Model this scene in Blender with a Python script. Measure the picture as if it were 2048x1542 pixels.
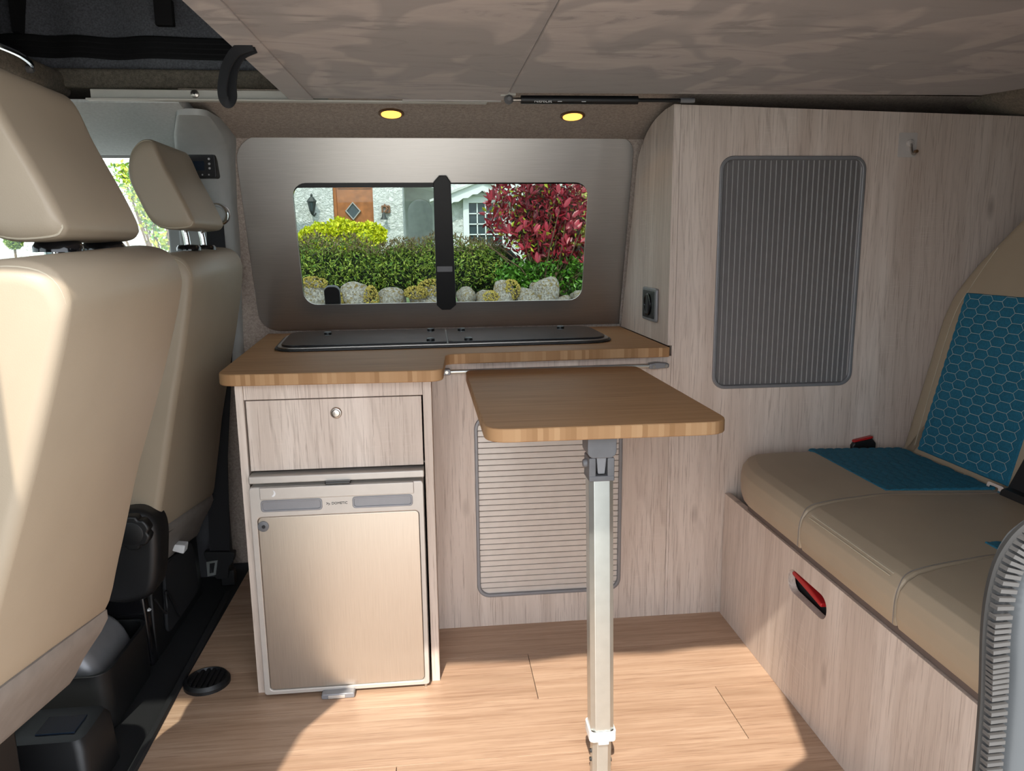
import bpy, bmesh, math, random
from mathutils import Vector, Matrix, noise
random.seed(7)
for o in list(bpy.data.objects): bpy.data.objects.remove(o)
SC = bpy.context.scene
COL = SC.collection
# ------------------------------------------------------------------ camera
def cam_setup():
    yaw, pit, rol = (math.radians(a) for a in (5.84, 10.46, .632))
    fw = Vector((math.sin(yaw)*math.cos(pit), math.cos(yaw)*math.cos(pit), -math.sin(pit)))
    r = Vector((math.cos(yaw), -math.sin(yaw), 0)); d = fw.cross(r)
    r2 = math.cos(rol)*r + math.sin(rol)*d; d2 = -math.sin(rol)*r + math.cos(rol)*d
    cd = bpy.data.cameras.new('camera'); co = bpy.data.objects.new('camera', cd); COL.objects.link(co)
    cd.sensor_width = 36; cd.sensor_fit = 'HORIZONTAL'; cd.lens = 1500/2048*36
    cd.clip_start = .02; cd.clip_end = 200
    m = Matrix((r2, -d2, -fw)).transposed().to_4x4(); m.translation = (0, 0, 1.0)
    co.matrix_world = m
    SC.camera = co
cam_setup()
# ------------------------------------------------------------------ sky, sun, exposure
W = bpy.data.worlds.new('sky'); SC.world = W; W.use_nodes = True
bg = W.node_tree.nodes['Background']; bg.inputs[0].default_value = (.87, .925, 1.0, 1); bg.inputs[1].default_value = 4.3
sd = bpy.data.lights.new('sun', 'SUN'); so = bpy.data.objects.new('sun', sd); COL.objects.link(so)
sd.energy = 6.7; sd.angle = math.radians(.7); sd.color = (1, .92, .80)
so.rotation_euler = Vector((-.22, -1, 1.134)).to_track_quat('Z', 'Y').to_euler(); so.location = (0, -3, 6)
SC.view_settings.view_transform = 'Standard'; SC.view_settings.look = 'None'
SC.view_settings.gamma = 1; SC.view_settings.use_curve_mapping = False
SC.view_settings.exposure = 0.08
# ------------------------------------------------------------------ materials
class NT:
    def __init__(s, name):
        s.m = bpy.data.materials.new(name); s.m.use_nodes = True; s.t = s.m.node_tree; s.n = s.t.nodes; s.l = s.t.links
        s.b = s.n['Principled BSDF']; s.out = s.n['Material Output']
    def node(s, k, **kw):
        n = s.n.new(k)
        for a, v in kw.items(): setattr(n, a, v)
        return n
    def put(s, sock, v):
        if hasattr(v, 'is_output') and v.is_output: s.l.new(v, sock)
        else: sock.default_value = v
    def coord(s, scale=(1, 1, 1), out='Object', rot=(0, 0, 0), loc=(0, 0, 0)):
        c = s.node('ShaderNodeTexCoord'); mp = s.node('ShaderNodeMapping')
        mp.inputs['Scale'].default_value = scale; mp.inputs['Rotation'].default_value = rot; mp.inputs['Location'].default_value = loc
        s.l.new(c.outputs[out], mp.inputs[0]); return mp.outputs[0]
    def noise(s, v, scale=5, detail=4, rough=.5, dist=0):
        n = s.node('ShaderNodeTexNoise'); s.l.new(v, n.inputs['Vector'])
        n.inputs['Scale'].default_value = scale; n.inputs['Detail'].default_value = detail
        n.inputs['Roughness'].default_value = rough; n.inputs['Distortion'].default_value = dist
        return n.outputs['Fac']
    def ramp(s, f, stops):
        r = s.node('ShaderNodeValToRGB'); s.l.new(f, r.inputs[0]); e = r.color_ramp.elements
        e[0].position, e[0].color = stops[0][0], tuple(stops[0][1])+(1,)
        e[1].position, e[1].color = stops[-1][0], tuple(stops[-1][1])+(1,)
        for p, c in stops[1:-1]:
            x = e.new(p); x.color = tuple(c)+(1,)
        return r.outputs[0]
    def mix(s, f, a, b, mode='MIX'):
        n = s.node('ShaderNodeMix', data_type='RGBA', blend_type=mode)
        s.put(n.inputs[0], f)
        for i, v in ((6, a), (7, b)):
            s.put(n.inputs[i], v if hasattr(v, 'is_output') else tuple(v)+(1,))
        return n.outputs[2]
    def math(s, op, a, b=0.0):
        n = s.node('ShaderNodeMath', operation=op); s.put(n.inputs[0], a); s.put(n.inputs[1], b); return n.outputs[0]
    def bump(s, h, strength=.3, dist=.002):
        n = s.node('ShaderNodeBump'); s.l.new(h, n.inputs['Height']); n.inputs['Strength'].default_value = strength
        n.inputs['Distance'].default_value = dist; s.l.new(n.outputs[0], s.b.inputs['Normal'])
    def set(s, color=None, rough=None, metal=None, **kw):
        if color is not None: s.put(s.b.inputs['Base Color'], color if hasattr(color, 'is_output') else tuple(color)+(1,))
        if rough is not None: s.put(s.b.inputs['Roughness'], rough)
        if metal is not None: s.b.inputs['Metallic'].default_value = metal
        for k, v in kw.items(): s.b.inputs[k.replace('_', ' ')].default_value = v
        return s.m
def plain(name, c, rough=.5, metal=0, var=.08, scale=40, bump=0, **kw):
    s = NT(name); v = s.coord(); n = s.noise(v, scale, 3)
    col = s.ramp(n, [(.3, [x*(1-var) for x in c]), (.7, [min(1, x*(1+var)) for x in c])])
    if bump: s.bump(s.noise(v, scale*6, 2), bump, .0008)
    return s.set(col, rough, metal, **kw)
def wood_white():
    s = NT('whitewashed_oak'); v = s.coord()
    warp = s.coord((1.0, 1.0, .35)); wn = s.noise(warp, 3.5, 3, .55)
    v1 = s.coord((75, 75, 2.2)); g = s.noise(v1, 1, 5, .6, .4)
    v2 = s.coord((10, 10, .8), loc=(3, 1, 0)); big = s.noise(v2, 1, 3, .5, .8)
    v3 = s.coord((330, 330, 9)); fine = s.noise(v3, 1, 3, .7)
    v4 = s.coord((22, 22, 260)); saw = s.noise(v4, 1, 2, .6)
    c = s.ramp(big, [(.28, (.50, .405, .34)), (.45, (.585, .485, .415)), (.62, (.665, .567, .495)), (.8, (.61, .51, .44))])
    c = s.mix(s.math('MULTIPLY', s.ramp(g, [(.36, (1, 1, 1)), (.52, (0, 0, 0))]), .30), c, (.40, .32, .265))
    c = s.mix(s.math('MULTIPLY', s.ramp(fine, [(.36, (1, 1, 1)), (.45, (0, 0, 0))]), .55), c, (.29, .22, .175))
    # flat-sawn figure: distorted nested bands
    wv = s.node('ShaderNodeTexWave', wave_type='BANDS', bands_direction='DIAGONAL'); s.l.new(s.coord((5.5, 5.5, .55)), wv.inputs['Vector'])
    wv.inputs['Scale'].default_value = 3.2; wv.inputs['Distortion'].default_value = 9; wv.inputs['Detail'].default_value = 2; wv.inputs['Detail Scale'].default_value = .8
    c = s.mix(s.math('MULTIPLY', s.ramp(wv.outputs['Fac'], [(.01, (1, 1, 1)), (.11, (0, 0, 0))]), s.math('MULTIPLY', s.ramp(wn, [(.42, (0, 0, 0)), (.58, (1, 1, 1))]), .30)), c, (.30, .23, .185))
    sm = s.math('MULTIPLY', s.ramp(saw, [(.55, (0, 0, 0)), (.75, (1, 1, 1))]), s.ramp(wn, [(.5, (0, 0, 0)), (.7, (.45, .45, .45))]))
    c = s.mix(sm, c, (.74, .67, .61))
    vo = s.node('ShaderNodeTexVoronoi'); s.l.new(s.coord((7, 7, 2.6)), vo.inputs['Vector']); vo.inputs['Scale'].default_value = 1
    c = s.mix(s.math('MULTIPLY', s.ramp(vo.outputs['Distance'], [(.03, (1, 1, 1)), (.1, (0, 0, 0))]), .55), c, (.20, .15, .12))
    s.bump(s.math('ADD', fine, s.math('MULTIPLY', saw, .4)), .25, .0008)
    return s.set(c, .5)
def wood_floor():
    s = NT('oak_floor'); oi = s.node('ShaderNodeObjectInfo')
    c0 = s.node('ShaderNodeTexCoord'); ad = s.node('ShaderNodeVectorMath', operation='ADD')
    cb = s.node('ShaderNodeCombineXYZ'); s.l.new(s.math('MULTIPLY', oi.outputs['Random'], 9), cb.inputs[0]); s.l.new(s.math('MULTIPLY', oi.outputs['Random'], 5), cb.inputs[2])
    s.l.new(c0.outputs['Object'], ad.inputs[0]); s.l.new(cb.outputs[0], ad.inputs[1])
    def mp(sc):
        m = s.node('ShaderNodeMapping'); m.inputs['Scale'].default_value = sc; s.l.new(ad.outputs[0], m.inputs[0]); return m.outputs[0]
    big = s.noise(mp((1.1, 16, 1)), 1, 4, .55, 1.4); g = s.noise(mp((3, 85, 1)), 1, 5, .65, .3); fine = s.noise(mp((7, 300, 1)), 1, 3, .7)
    c = s.ramp(big, [(.3, (.335, .215, .140)), (.5, (.43, .285, .193)), (.7, (.485, .335, .235))])
    c = s.mix(s.math('MULTIPLY', s.ramp(g, [(.38, (1, 1, 1)), (.55, (0, 0, 0))]), .4), c, (.27, .15, .09))
    c = s.mix(s.math('MULTIPLY', s.ramp(fine, [(.36, (1, 1, 1)), (.46, (0, 0, 0))]), .5), c, (.19, .10, .06))
    s.bump(fine, .12, .0006)
    return s.set(c, .42)
def bamboo():
    s = NT('bamboo'); g = s.noise(s.coord((4, 190, 60)), 1, 4, .6, .2); big = s.noise(s.coord((2, 14, 5)), 1, 3)
    c = s.ramp(g, [(.3, (.31, .160, .072)), (.55, (.44, .245, .115)), (.75, (.52, .31, .16))])
    c = s.mix(s.math('MULTIPLY', big, .35), c, (.30, .165, .082))
    # laminated strip ends on the edge faces
    ge = s.node('ShaderNodeNewGeometry'); sp = s.node('ShaderNodeSeparateXYZ'); s.l.new(ge.outputs['True Normal'], sp.inputs[0])
    edge = s.math('LESS_THAN', s.math('ABSOLUTE', sp.outputs[2]), .6)
    tc = s.node('ShaderNodeTexCoord'); sx = s.node('ShaderNodeSeparateXYZ'); s.l.new(tc.outputs['Object'], sx.inputs[0])
    along = s.math('ADD', sx.outputs[0], sx.outputs[1])
    wn = s.node('ShaderNodeTexWhiteNoise', noise_dimensions='2D'); cb = s.node('ShaderNodeCombineXYZ')
    s.l.new(s.math('FLOOR', s.math('MULTIPLY', along, 105)), cb.inputs[0]); s.l.new(s.math('FLOOR', s.math('MULTIPLY', s.math('ADD', sx.outputs[2], 5), .01)), cb.inputs[1])
    s.l.new(cb.outputs[0], wn.inputs['Vector'])
    ec = s.ramp(wn.outputs['Value'], [(0, (.24, .125, .055)), (.5, (.38, .22, .11)), (1, (.50, .32, .175))])
    c = s.mix(edge, c, s.mix(.45, ec, (.37, .215, .105)))
    return s.set(c, .6, Specular_IOR_Level=.15)
def suede():
    s = NT('taupe_suede'); v = s.coord((1.6, 5, 3)); n = s.noise(v, 2.2, 6, .62, 1.6)
    v2 = s.coord((2.2, 1.4, 1), rot=(0, 0, .7), loc=(2, 0, 0)); n2 = s.noise(v2, 2.6, 2, .4, .8)
    c = s.ramp(n, [(.36, (.17, .120, .098)), (.46, (.31, .235, .195)), (.7, (.37, .285, .240))])
    c = s.mix(s.ramp(n2, [(.5, (0, 0, 0)), (.55, (.7, .7, .7))]), c, (.175, .128, .106))
    s.bump(s.noise(s.coord(), 900, 2), .2, .0005)
    return s.set(c, .95, Sheen_Weight=.3)
def carpet(name, a, b):
    s = NT(name); v = s.coord(); n = s.noise(v, 420, 3, .7); n2 = s.noise(v, 130, 3, .6)
    c = s.ramp(s.math('ADD', s.math('MULTIPLY', n, .55), s.math('MULTIPLY', n2, .45)), [(.36, a), (.62, b)])
    s.bump(n, .6, .002); return s.set(c, .97)
def brushed(name, c, rough=.32, axis=0, an=.0):
    s = NT(name); sc = [900, 900, 900]; sc[axis] = 12
    n = s.noise(s.coord(tuple(sc)), 1, 3, .6)
    col = s.ramp(n, [(.3, [x*.86 for x in c]), (.7, c)])
    s.bump(n, .05, .0003)
    s.set(col, s.math('ADD', s.math('MULTIPLY', n, .14), rough-.07), 1.0)
    return s.m
def leather(name, c):
    s = NT(name); v = s.coord(); n = s.noise(v, 9, 3); vo = s.node('ShaderNodeTexVoronoi'); s.l.new(v, vo.inputs['Vector']); vo.inputs['Scale'].default_value = 700
    s.bump(vo.outputs['Distance'], .12, .0005)
    return s.set(s.ramp(n, [(.3, [x*.94 for x in c]), (.7, c)]), .48)
def stucco():
    s = NT('white_render'); v = s.coord(); n = s.noise(v, 11, 4, .65, 1.0); n2 = s.noise(v, 1.5, 2)
    s.bump(n, 1.0, .10)
    return s.set(s.mix(n2, (.80, .83, .82), (.87, .89, .88)), .85)
def stone():
    s = NT('lichen_stone'); v = s.coord(); n = s.noise(v, 9, 5, .65); n2 = s.noise(v, 5, 4, .6, .6)
    c = s.ramp(n, [(.35, (.13, .12, .10)), (.5, (.30, .285, .255)), (.65, (.46, .45, .41))])
    c = s.mix(s.ramp(n2, [(.52, (0, 0, 0)), (.6, (1, 1, 1))]), c, (.20, .15, .05))
    s.bump(n, .8, .05); return s.set(c, .95)
def leafm(name, a, b, rough=.5):
    s = NT(name); ge = s.node('ShaderNodeNewGeometry')
    oi = s.node('ShaderNodeObjectInfo')
    f = s.math('FRACT', s.math('ADD', ge.outputs['Random Per Island'], s.math('MULTIPLY', oi.outputs['Random'], 7.3)))
    s.set(s.ramp(f, [(0, a), (1, b)]), rough)
    return s.m
def glass_tint(name, tint, gloss=.06):
    s = NT(name); t = s.node('ShaderNodeBsdfTransparent'); t.inputs[0].default_value = tuple(tint)+(1,)
    g = s.node('ShaderNodeBsdfGlossy'); g.inputs['Roughness'].default_value = .02
    mx = s.node('ShaderNodeMixShader'); mx.inputs[0].default_value = gloss
    s.l.new(t.outputs[0], mx.inputs[1]); s.l.new(g.outputs[0], mx.inputs[2]); s.l.new(mx.outputs[0], s.out.inputs[0])
    return s.m
def emit(name, c, k):
    s = NT(name); s.set(c, .4); s.b.inputs['Emission Color'].default_value = tuple(c)+(1,); s.b.inputs['Emission Strength'].default_value = k; return s.m
M = dict(
    wood=wood_white(), floor=wood_floor(), bamboo=bamboo(), suede=suede(),
    carpet=carpet('beige_carpet', (.265, .215, .18), (.51, .425, .365)), carpet2=carpet('sand_carpet', (.13, .11, .085), (.27, .23, .18)),
    canvas=plain('charcoal_canvas', (.16, .165, .185), .9, var=.3, scale=220, bump=.3),
    zip=plain('black_webbing', (.006, .006, .0075), .8, scale=200), black=plain('black_plastic', (.007, .0072, .008), .45, bump=.15, scale=120),
    blackgloss=plain('gloss_black', (.006, .006, .007), .12), mat=plain('black_rubber_mat', (.006, .0065, .008), .75, scale=160, bump=.5),
    alu=brushed('brushed_aluminium', (.48, .455, .43), .36, 0), steel=brushed('brushed_steel_door', (.56, .50, .43), .36, 2),
    leg=plain('anodised_aluminium', (.55, .58, .56), .34, .85, .04), hinge=plain('grey_nylon', (.125, .125, .13), .5),
    fridge=plain('champagne_plastic', (.50, .46, .42), .38, .35, .03), fridgedark=plain('grey_pocket', (.23, .23, .245), .35, .3, .03),
    slatgrey=plain('silver_grey_slat', (.20, .19, .19), .36, .4, .04), slatcream=plain('silver_cream_slat', (.56, .52, .48), .38, .25, .04),
    frame=plain('grey_shutter_frame', (.22, .22, .23), .4, .3, .04), lightline=plain('pale_slat_bead', (.55, .54, .53), .3, .3, .03),
    gap=plain('dark_gap', (.02, .02, .02), .8),
    leather=leather('beige_leatherette', (.325, .262, .19)), leather2=leather('tan_leatherette', (.36, .285, .20)), stitch=plain('beige_thread', (.43, .37, .28), .8),
    darkseam=plain('dark_piping', (.06, .05, .045), .7), hardtrim=plain('taupe_seat_trim', (.20, .175, .155), .6),
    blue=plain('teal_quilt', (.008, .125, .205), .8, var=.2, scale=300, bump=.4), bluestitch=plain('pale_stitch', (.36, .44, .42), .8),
    bluedim=plain('dim_stitch', (.02, .10, .15), .8), jet=plain('jet_black', (.004, .004, .0045), .5),
    chrome=plain('chrome', (.75, .75, .76), .08, 1, .02), lidglass=plain('black_glass_lid', (.010, .012, .016), .06), nickel=plain('satin_nickel', (.48, .44, .40), .3, 1, .03),
    greytrim=plain('light_grey_trim', (.36, .37, .36), .55, var=.04), cream=plain('cream_rail', (.50, .48, .43), .4, var=.03),
    liner=plain('grey_headliner', (.50, .52, .515), .9, bump=.2, scale=150), doorpanel=plain('dark_grey_door_card', (.05, .05, .055), .7),
    paint=plain('grey_metallic_paint', (.085, .092, .10), .3, .3, .06, 6), sealm=plain('seal_rubber', (.022, .021, .02), .7), ribm=plain('seal_rib', (.05, .047, .045), .6), red=plain('red_plastic', (.42, .012, .012), .35), redlit=plain('red_lever', (.40, .012, .014), .4),
    clear=plain('clear_plastic', (.50, .46, .43), .15, 0, .02), white=plain('white_plastic', (.70, .70, .69), .4), screen=plain('lcd_screen', (.012, .02, .035), .15),
    icon=plain('grey_icons', (.45, .45, .46), .5), lamp=emit('amber_led', (1, .50, .10), 1.7), bronze=plain('bronze_bezel', (.20, .11, .055), .35, .6),
    brown=plain('brown_trim_board', (.13, .095, .08), .7), print=plain('dark_print', (.02, .02, .022), .5), printw=plain('white_print', (.7, .7, .7), .5),
    stucco=stucco(), stone=stone(), door=plain('varnished_door', (.36, .125, .035), .45, var=.25, scale=8), pvc=plain('white_upvc', (.78, .82, .83), .4, var=.02),
    pane=plain('dark_house_pane', (.05, .075, .085), .08), lantern=plain('black_iron', (.03, .04, .04), .5), rust=plain('rusty_bell', (.22, .11, .06), .7),
    greywall=plain('grey_render', (.60, .62, .61), .9, var=.1, scale=6), concrete=plain('pale_concrete', (.45, .44, .41), .9, var=.15, scale=3),
    soil=plain('dark_soil', (.03, .025, .018), .95), twig=plain('brown_twig', (.12, .075, .045), .9), lawn=plain('grass_ground', (.10, .16, .05), .95, var=.3, scale=12),
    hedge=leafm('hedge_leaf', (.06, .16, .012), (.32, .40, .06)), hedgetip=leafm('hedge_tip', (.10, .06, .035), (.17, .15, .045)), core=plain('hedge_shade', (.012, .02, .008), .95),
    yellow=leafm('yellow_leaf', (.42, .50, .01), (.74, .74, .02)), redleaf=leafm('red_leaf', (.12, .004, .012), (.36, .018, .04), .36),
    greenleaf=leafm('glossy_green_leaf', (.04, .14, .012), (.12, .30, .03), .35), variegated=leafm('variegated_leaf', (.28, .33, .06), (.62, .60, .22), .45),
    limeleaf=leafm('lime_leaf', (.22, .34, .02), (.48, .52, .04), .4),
    moss=leafm('moss_tuft', (.20, .15, .03), (.36, .30, .06), .95),
    glass=glass_tint('tinted_van_glass', (.56, .60, .59), .03), cabglass=glass_tint('clear_cab_glass', (.85, .88, .87)),
)
# ------------------------------------------------------------------ mesh helpers
class MB:
    def __init__(s): s.v = []; s.f = []
    def add(s, vs, fs):
        o = len(s.v); s.v += [tuple(v) for v in vs]; s.f += [tuple(i+o for i in f) for f in fs]; return s
    def box(s, x0, x1, y0, y1, z0, z1):
        return s.add([(x, y, z) for x in (x0, x1) for y in (y0, y1) for z in (z0, z1)],
                     [(0, 1, 3, 2), (4, 6, 7, 5), (0, 4, 5, 1), (2, 3, 7, 6), (0, 2, 6, 4), (1, 5, 7, 3)])
    def prism(s, poly, d0, d1, fn):
        n = len(poly); vs = [fn(u, v, d0) for u, v in poly]+[fn(u, v, d1) for u, v in poly]
        return s.add(vs, [tuple(range(n)), tuple(range(2*n-1, n-1, -1))]+[(i, i+n, (i+1) % n+n, (i+1) % n) for i in range(n)])
    def ring(s, a, b, d0, d1, fn):
        n = len(a); vs = [fn(u, v, d) for d in (d0, d1) for P in (a, b) for u, v in P]; fs = []
        for i in range(n):
            j = (i+1) % n
            fs += [(i, j, n+j, n+i), (2*n+i, 3*n+i, 3*n+j, 2*n+j), (i, 2*n+i, 2*n+j, j), (n+i, n+j, 3*n+j, 3*n+i)]
        return s.add(vs, fs)
    def tube(s, pts, r, n=8, closed=False, cap=True):
        P = [Vector(p) for p in pts]; k = len(P); rr = r if isinstance(r, (list, tuple)) else [r]*k
        up = None; vs = []
        for i in range(k):
            t = (P[(i+1) % k]-P[i-1]) if closed else (P[min(i+1, k-1)]-P[max(i-1, 0)])
            t.normalize()
            if up is None: up = t.orthogonal().normalized()
            up = (up-t*up.dot(t))
            up = up.normalized() if up.length > 1e-6 else t.orthogonal().normalized()
            w = t.cross(up)
            vs += [P[i]+rr[i]*(math.cos(a)*up+math.sin(a)*w) for a in (2*math.pi*j/n for j in range(n))]
        fs = []
        for i in range(k if closed else k-1):
            i2 = (i+1) % k
            for j in range(n): fs.append((i*n+j, i*n+(j+1) % n, i2*n+(j+1) % n, i2*n+j))
        if not closed and cap: fs += [tuple(range(n))[::-1], tuple((k-1)*n+j for j in range(n))]
        return s.add(vs, fs)
    def lathe(s, prof, c, axis='z', n=24):
        c = Vector(c); vs = []
        for r, h in prof:
            for j in range(n):
                a = 2*math.pi*j/n; p = (r*math.cos(a), r*math.sin(a), h)
                if axis == 'y': p = (p[0], h, p[1])
                if axis == 'x': p = (h, p[0], p[1])
                vs.append(c+Vector(p))
        k = len(prof); fs = [(i*n+j, i*n+(j+1) % n, (i+1)*n+(j+1) % n, (i+1)*n+j) for i in range(k-1) for j in range(n)]
        fs += [tuple(range(n))[::-1], tuple((k-1)*n+j for j in range(n))]
        return s.add(vs, fs)
    def loft(s, rings, cap=True):
        n = len(rings[0]); vs = [p for r in rings for p in r]; k = len(rings)
        fs = [(i*n+j, i*n+(j+1) % n, (i+1)*n+(j+1) % n, (i+1)*n+j) for i in range(k-1) for j in range(n)]
        if cap: fs += [tuple(range(n))[::-1], tuple((k-1)*n+j for j in range(n))]
        return s.add(vs, fs)
    def pillow(s, prof, y0, y1, r0, r1, fn=None, n=6, scaled=False, mid=()):
        fn = fn or (lambda u, v, y: (u, y, v)); rings = []
        cu = sum(p[0] for p in prof)/len(prof); cv = sum(p[1] for p in prof)/len(prof)
        ext = min(max(p[0] for p in prof)-min(p[0] for p in prof), max(p[1] for p in prof)-min(p[1] for p in prof))/2
        def ins(d):
            if not scaled: return inset(prof, d)
            k = 1-d/ext; return [(cu+(u-cu)*k, cv+(v-cv)*k) for u, v in prof]
        for k in range(n+1):
            a = math.pi/2*k/n; rings.append([fn(u, v, y0+r0*(1-math.cos(a))) for u, v in ins(r0*(1-math.sin(a)))])
        for y in mid: rings.append([fn(u, v, y) for u, v in prof])
        for k in range(n+1):
            a = math.pi/2*(1-k/n); rings.append([fn(u, v, y1-r1*(1-math.cos(a))) for u, v in ins(r1*(1-math.sin(a)))])
        s.loft(rings, cap=False); N = len(prof); o = len(s.v)-N*len(rings)
        for base, y in ((o, y0), (o+N*(len(rings)-1), y1)):
            s.v.append(tuple(fn(cu, cv, y))); c = len(s.v)-1
            s.f += [(base+i, base+(i+1) % N, c) for i in range(N)]
        return s
    def grid(s, nu, nv, fn):
        vs = [fn(i/nu, j/nv) for j in range(nv+1) for i in range(nu+1)]
        return s.add(vs, [(j*(nu+1)+i, j*(nu+1)+i+1, (j+1)*(nu+1)+i+1, (j+1)*(nu+1)+i) for j in range(nv) for i in range(nu)])
    def build(s, name, m, parent=None, bev=0, seg=2, smooth=True, ang=35, **props):
        off = Vector((0, 0, 0)); p = parent
        while p: off += p.location; p = p.parent
        me = bpy.data.meshes.new(name); me.from_pydata([Vector(v)-off for v in s.v], [], s.f)
        bm = bmesh.new(); bm.from_mesh(me); bmesh.ops.recalc_face_normals(bm, faces=bm.faces); bm.to_mesh(me); bm.free()
        me.materials.append(M[m] if isinstance(m, str) else m)
        if smooth:
            me.polygons.foreach_set('use_smooth', [True]*len(me.polygons)); me.set_sharp_from_angle(angle=math.radians(ang))
        o = bpy.data.objects.new(name, me); COL.objects.link(o); o.parent = parent
        if bev:
            b = o.modifiers.new('bevel', 'BEVEL'); b.width = bev; b.segments = seg; b.limit_method = 'ANGLE'; b.angle_limit = math.radians(40); b.harden_normals = True
        for k, v in props.items(): o[k] = v
        return o
def inset(P, d):
    if d == 0: return list(P)
    n = len(P); A = sum(P[i][0]*P[(i+1) % n][1]-P[(i+1) % n][0]*P[i][1] for i in range(n)); sg = 1 if A > 0 else -1; out = []
    for i in range(n):
        t = Vector(P[(i+1) % n])-Vector(P[i-1]); t = t.normalized() if t.length > 1e-9 else Vector((1, 0))
        out.append((P[i][0]-sg*t.y*d, P[i][1]+sg*t.x*d))
    return out
def rrect(u0, u1, v0, v1, r, n=6):
    rs = r if isinstance(r, (list, tuple)) else [r]*4; P = []       # corners: u1v1, u0v1, u0v0, u1v0
    for (cu, cv, a0), q in zip(((u1, v1, 0), (u0, v1, 90), (u0, v0, 180), (u1, v0, 270)), rs):
        ox = -q if a0 in (0, 270) else q; oy = -q if a0 in (0, 90) else q
        P += [(cu+ox+q*math.cos(math.radians(a0+90*k/n)), cv+oy+q*math.sin(math.radians(a0+90*k/n))) for k in range(n+1)]
    return P
def roundpoly(P, R, n=6):
    out = []; k = len(P)
    for i in range(k):
        a, b, c = Vector(P[i-1]), Vector(P[i]), Vector(P[(i+1) % k]); r = R[i] if isinstance(R, (list, tuple)) else R
        if r <= 0: out.append(tuple(b)); continue
        u = (a-b).normalized(); w = (c-b).normalized(); p0 = b+u*r; p1 = b+w*r
        for j in range(n+1):
            t = j/n; out.append(tuple(p0*(1-t)**2+b*2*t*(1-t)+p1*t*t))
    return out
def smooth(P, sub=6, closed=True):
    out = []; k = len(P)
    for i in range(k if closed else k-1):
        g = (lambda j: Vector(P[j % k])) if closed else (lambda j: Vector(P[max(0, min(k-1, j))]))
        a, b, c, d = g(i-1), g(i), g(i+1), g(i+2)
        for j in range(sub):
            t = j/sub; out.append(tuple(.5*((2*b)+(c-a)*t+(2*a-5*b+4*c-d)*t*t+(3*b-a-3*c+d)*t**3)))
    if not closed: out.append(tuple(P[-1]))
    return out
XZ = lambda u, v, d: (u, d, v)      # plates that face the camera side
YZ = lambda u, v, d: (d, u, v)
XY = lambda u, v, d: (u, v, d)
def thing(name, label, cat, loc, group=None):
    o = bpy.data.objects.new(name, None); COL.objects.link(o); o.location = loc; o.empty_display_size = .05
    o['label'] = label; o['category'] = cat
    if group: o['group'] = group
    return o
def tag(o, label, cat, group=None):
    o['label'] = label; o['category'] = cat
    if group: o['group'] = group
    return o
def struct(name, mb, m, parent=None, **kw):
    o = mb.build(name, m, parent, **kw)
    if parent is None: o['kind'] = 'structure'
    return o
def place(o, parent=None):
    COL.objects.link(o); o.parent = parent; return o
def textmesh(body, size, fn, name, m, parent, depth=.0004):
    cu = bpy.data.curves.new('t', 'FONT'); cu.body = body; cu.size = size; cu.extrude = depth; cu.align_x = 'CENTER'; cu.align_y = 'CENTER'
    t = bpy.data.objects.new('t', cu); me = bpy.data.meshes.new_from_object(t)
    mb = MB().add([fn(v.co.x, v.co.y, v.co.z) for v in me.vertices], [tuple(p.vertices) for p in me.polygons])
    bpy.data.objects.remove(t); bpy.data.meshes.remove(me); bpy.data.curves.remove(cu)
    return mb.build(name, m, parent, smooth=False)
# ------------------------------------------------------------------ setting: floor, walls, ceiling
fl = struct('floor', MB().box(-.62, 1.9, .46, 2.45, -.04, -.004), 'gap')
rows = [(.47, .57), (.57, .76), (.76, .95), (.95, 1.138), (1.138, 1.33), (1.33, 1.519), (1.519, 1.709), (1.709, 1.898), (1.898, 2.088), (2.088, 2.277), (2.277, 2.44)]
cuts = {5: [.618], 6: [.207], 4: [-.1, 1.1], 7: [-.35, .9], 3: [.45], 8: [.05], 2: [-.3, .8]}
for i, (a, b) in enumerate(rows):
    xs = [-.612]+cuts.get(i, [.3])+[1.88]
    for x0, x1 in zip(xs, xs[1:]):
        MB().box(x0+.0006, x1-.0006, a+.0005, b-.0005, -.008, 0).build('plank', 'floor', fl, bev=.0006, seg=1)
cabf = struct('floor_cab', MB().box(-2.3, -.612, .46, 2.45, -.05, -.002), 'mat')
MB().tube([(-.604, .47, .004), (-.612, 1.4, .004), (-.63, 2.15, .004)], .009, 6).build('edge_strip', 'mat', cabf)
# far wall: carpeted, leaning in above the worktop, with the window opening
LN = 1.0385
def lean(u, v, d): return (u, 2.365-.28*v/LN-d/LN, .745+v/LN-.28*d/LN)
vz = lambda z: (z-.745)*LN
wf = MB().ring(rrect(-.62, 1.9, vz(.745), vz(1.33), .001), rrect(-.41, .48, vz(.785), vz(1.2), .05), -.012, -.05, lean)
wf.box(-.95, 1.9, 2.378, 2.42, -.02, .75)
wallf = struct('wall_far', wf, 'carpet')
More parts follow.
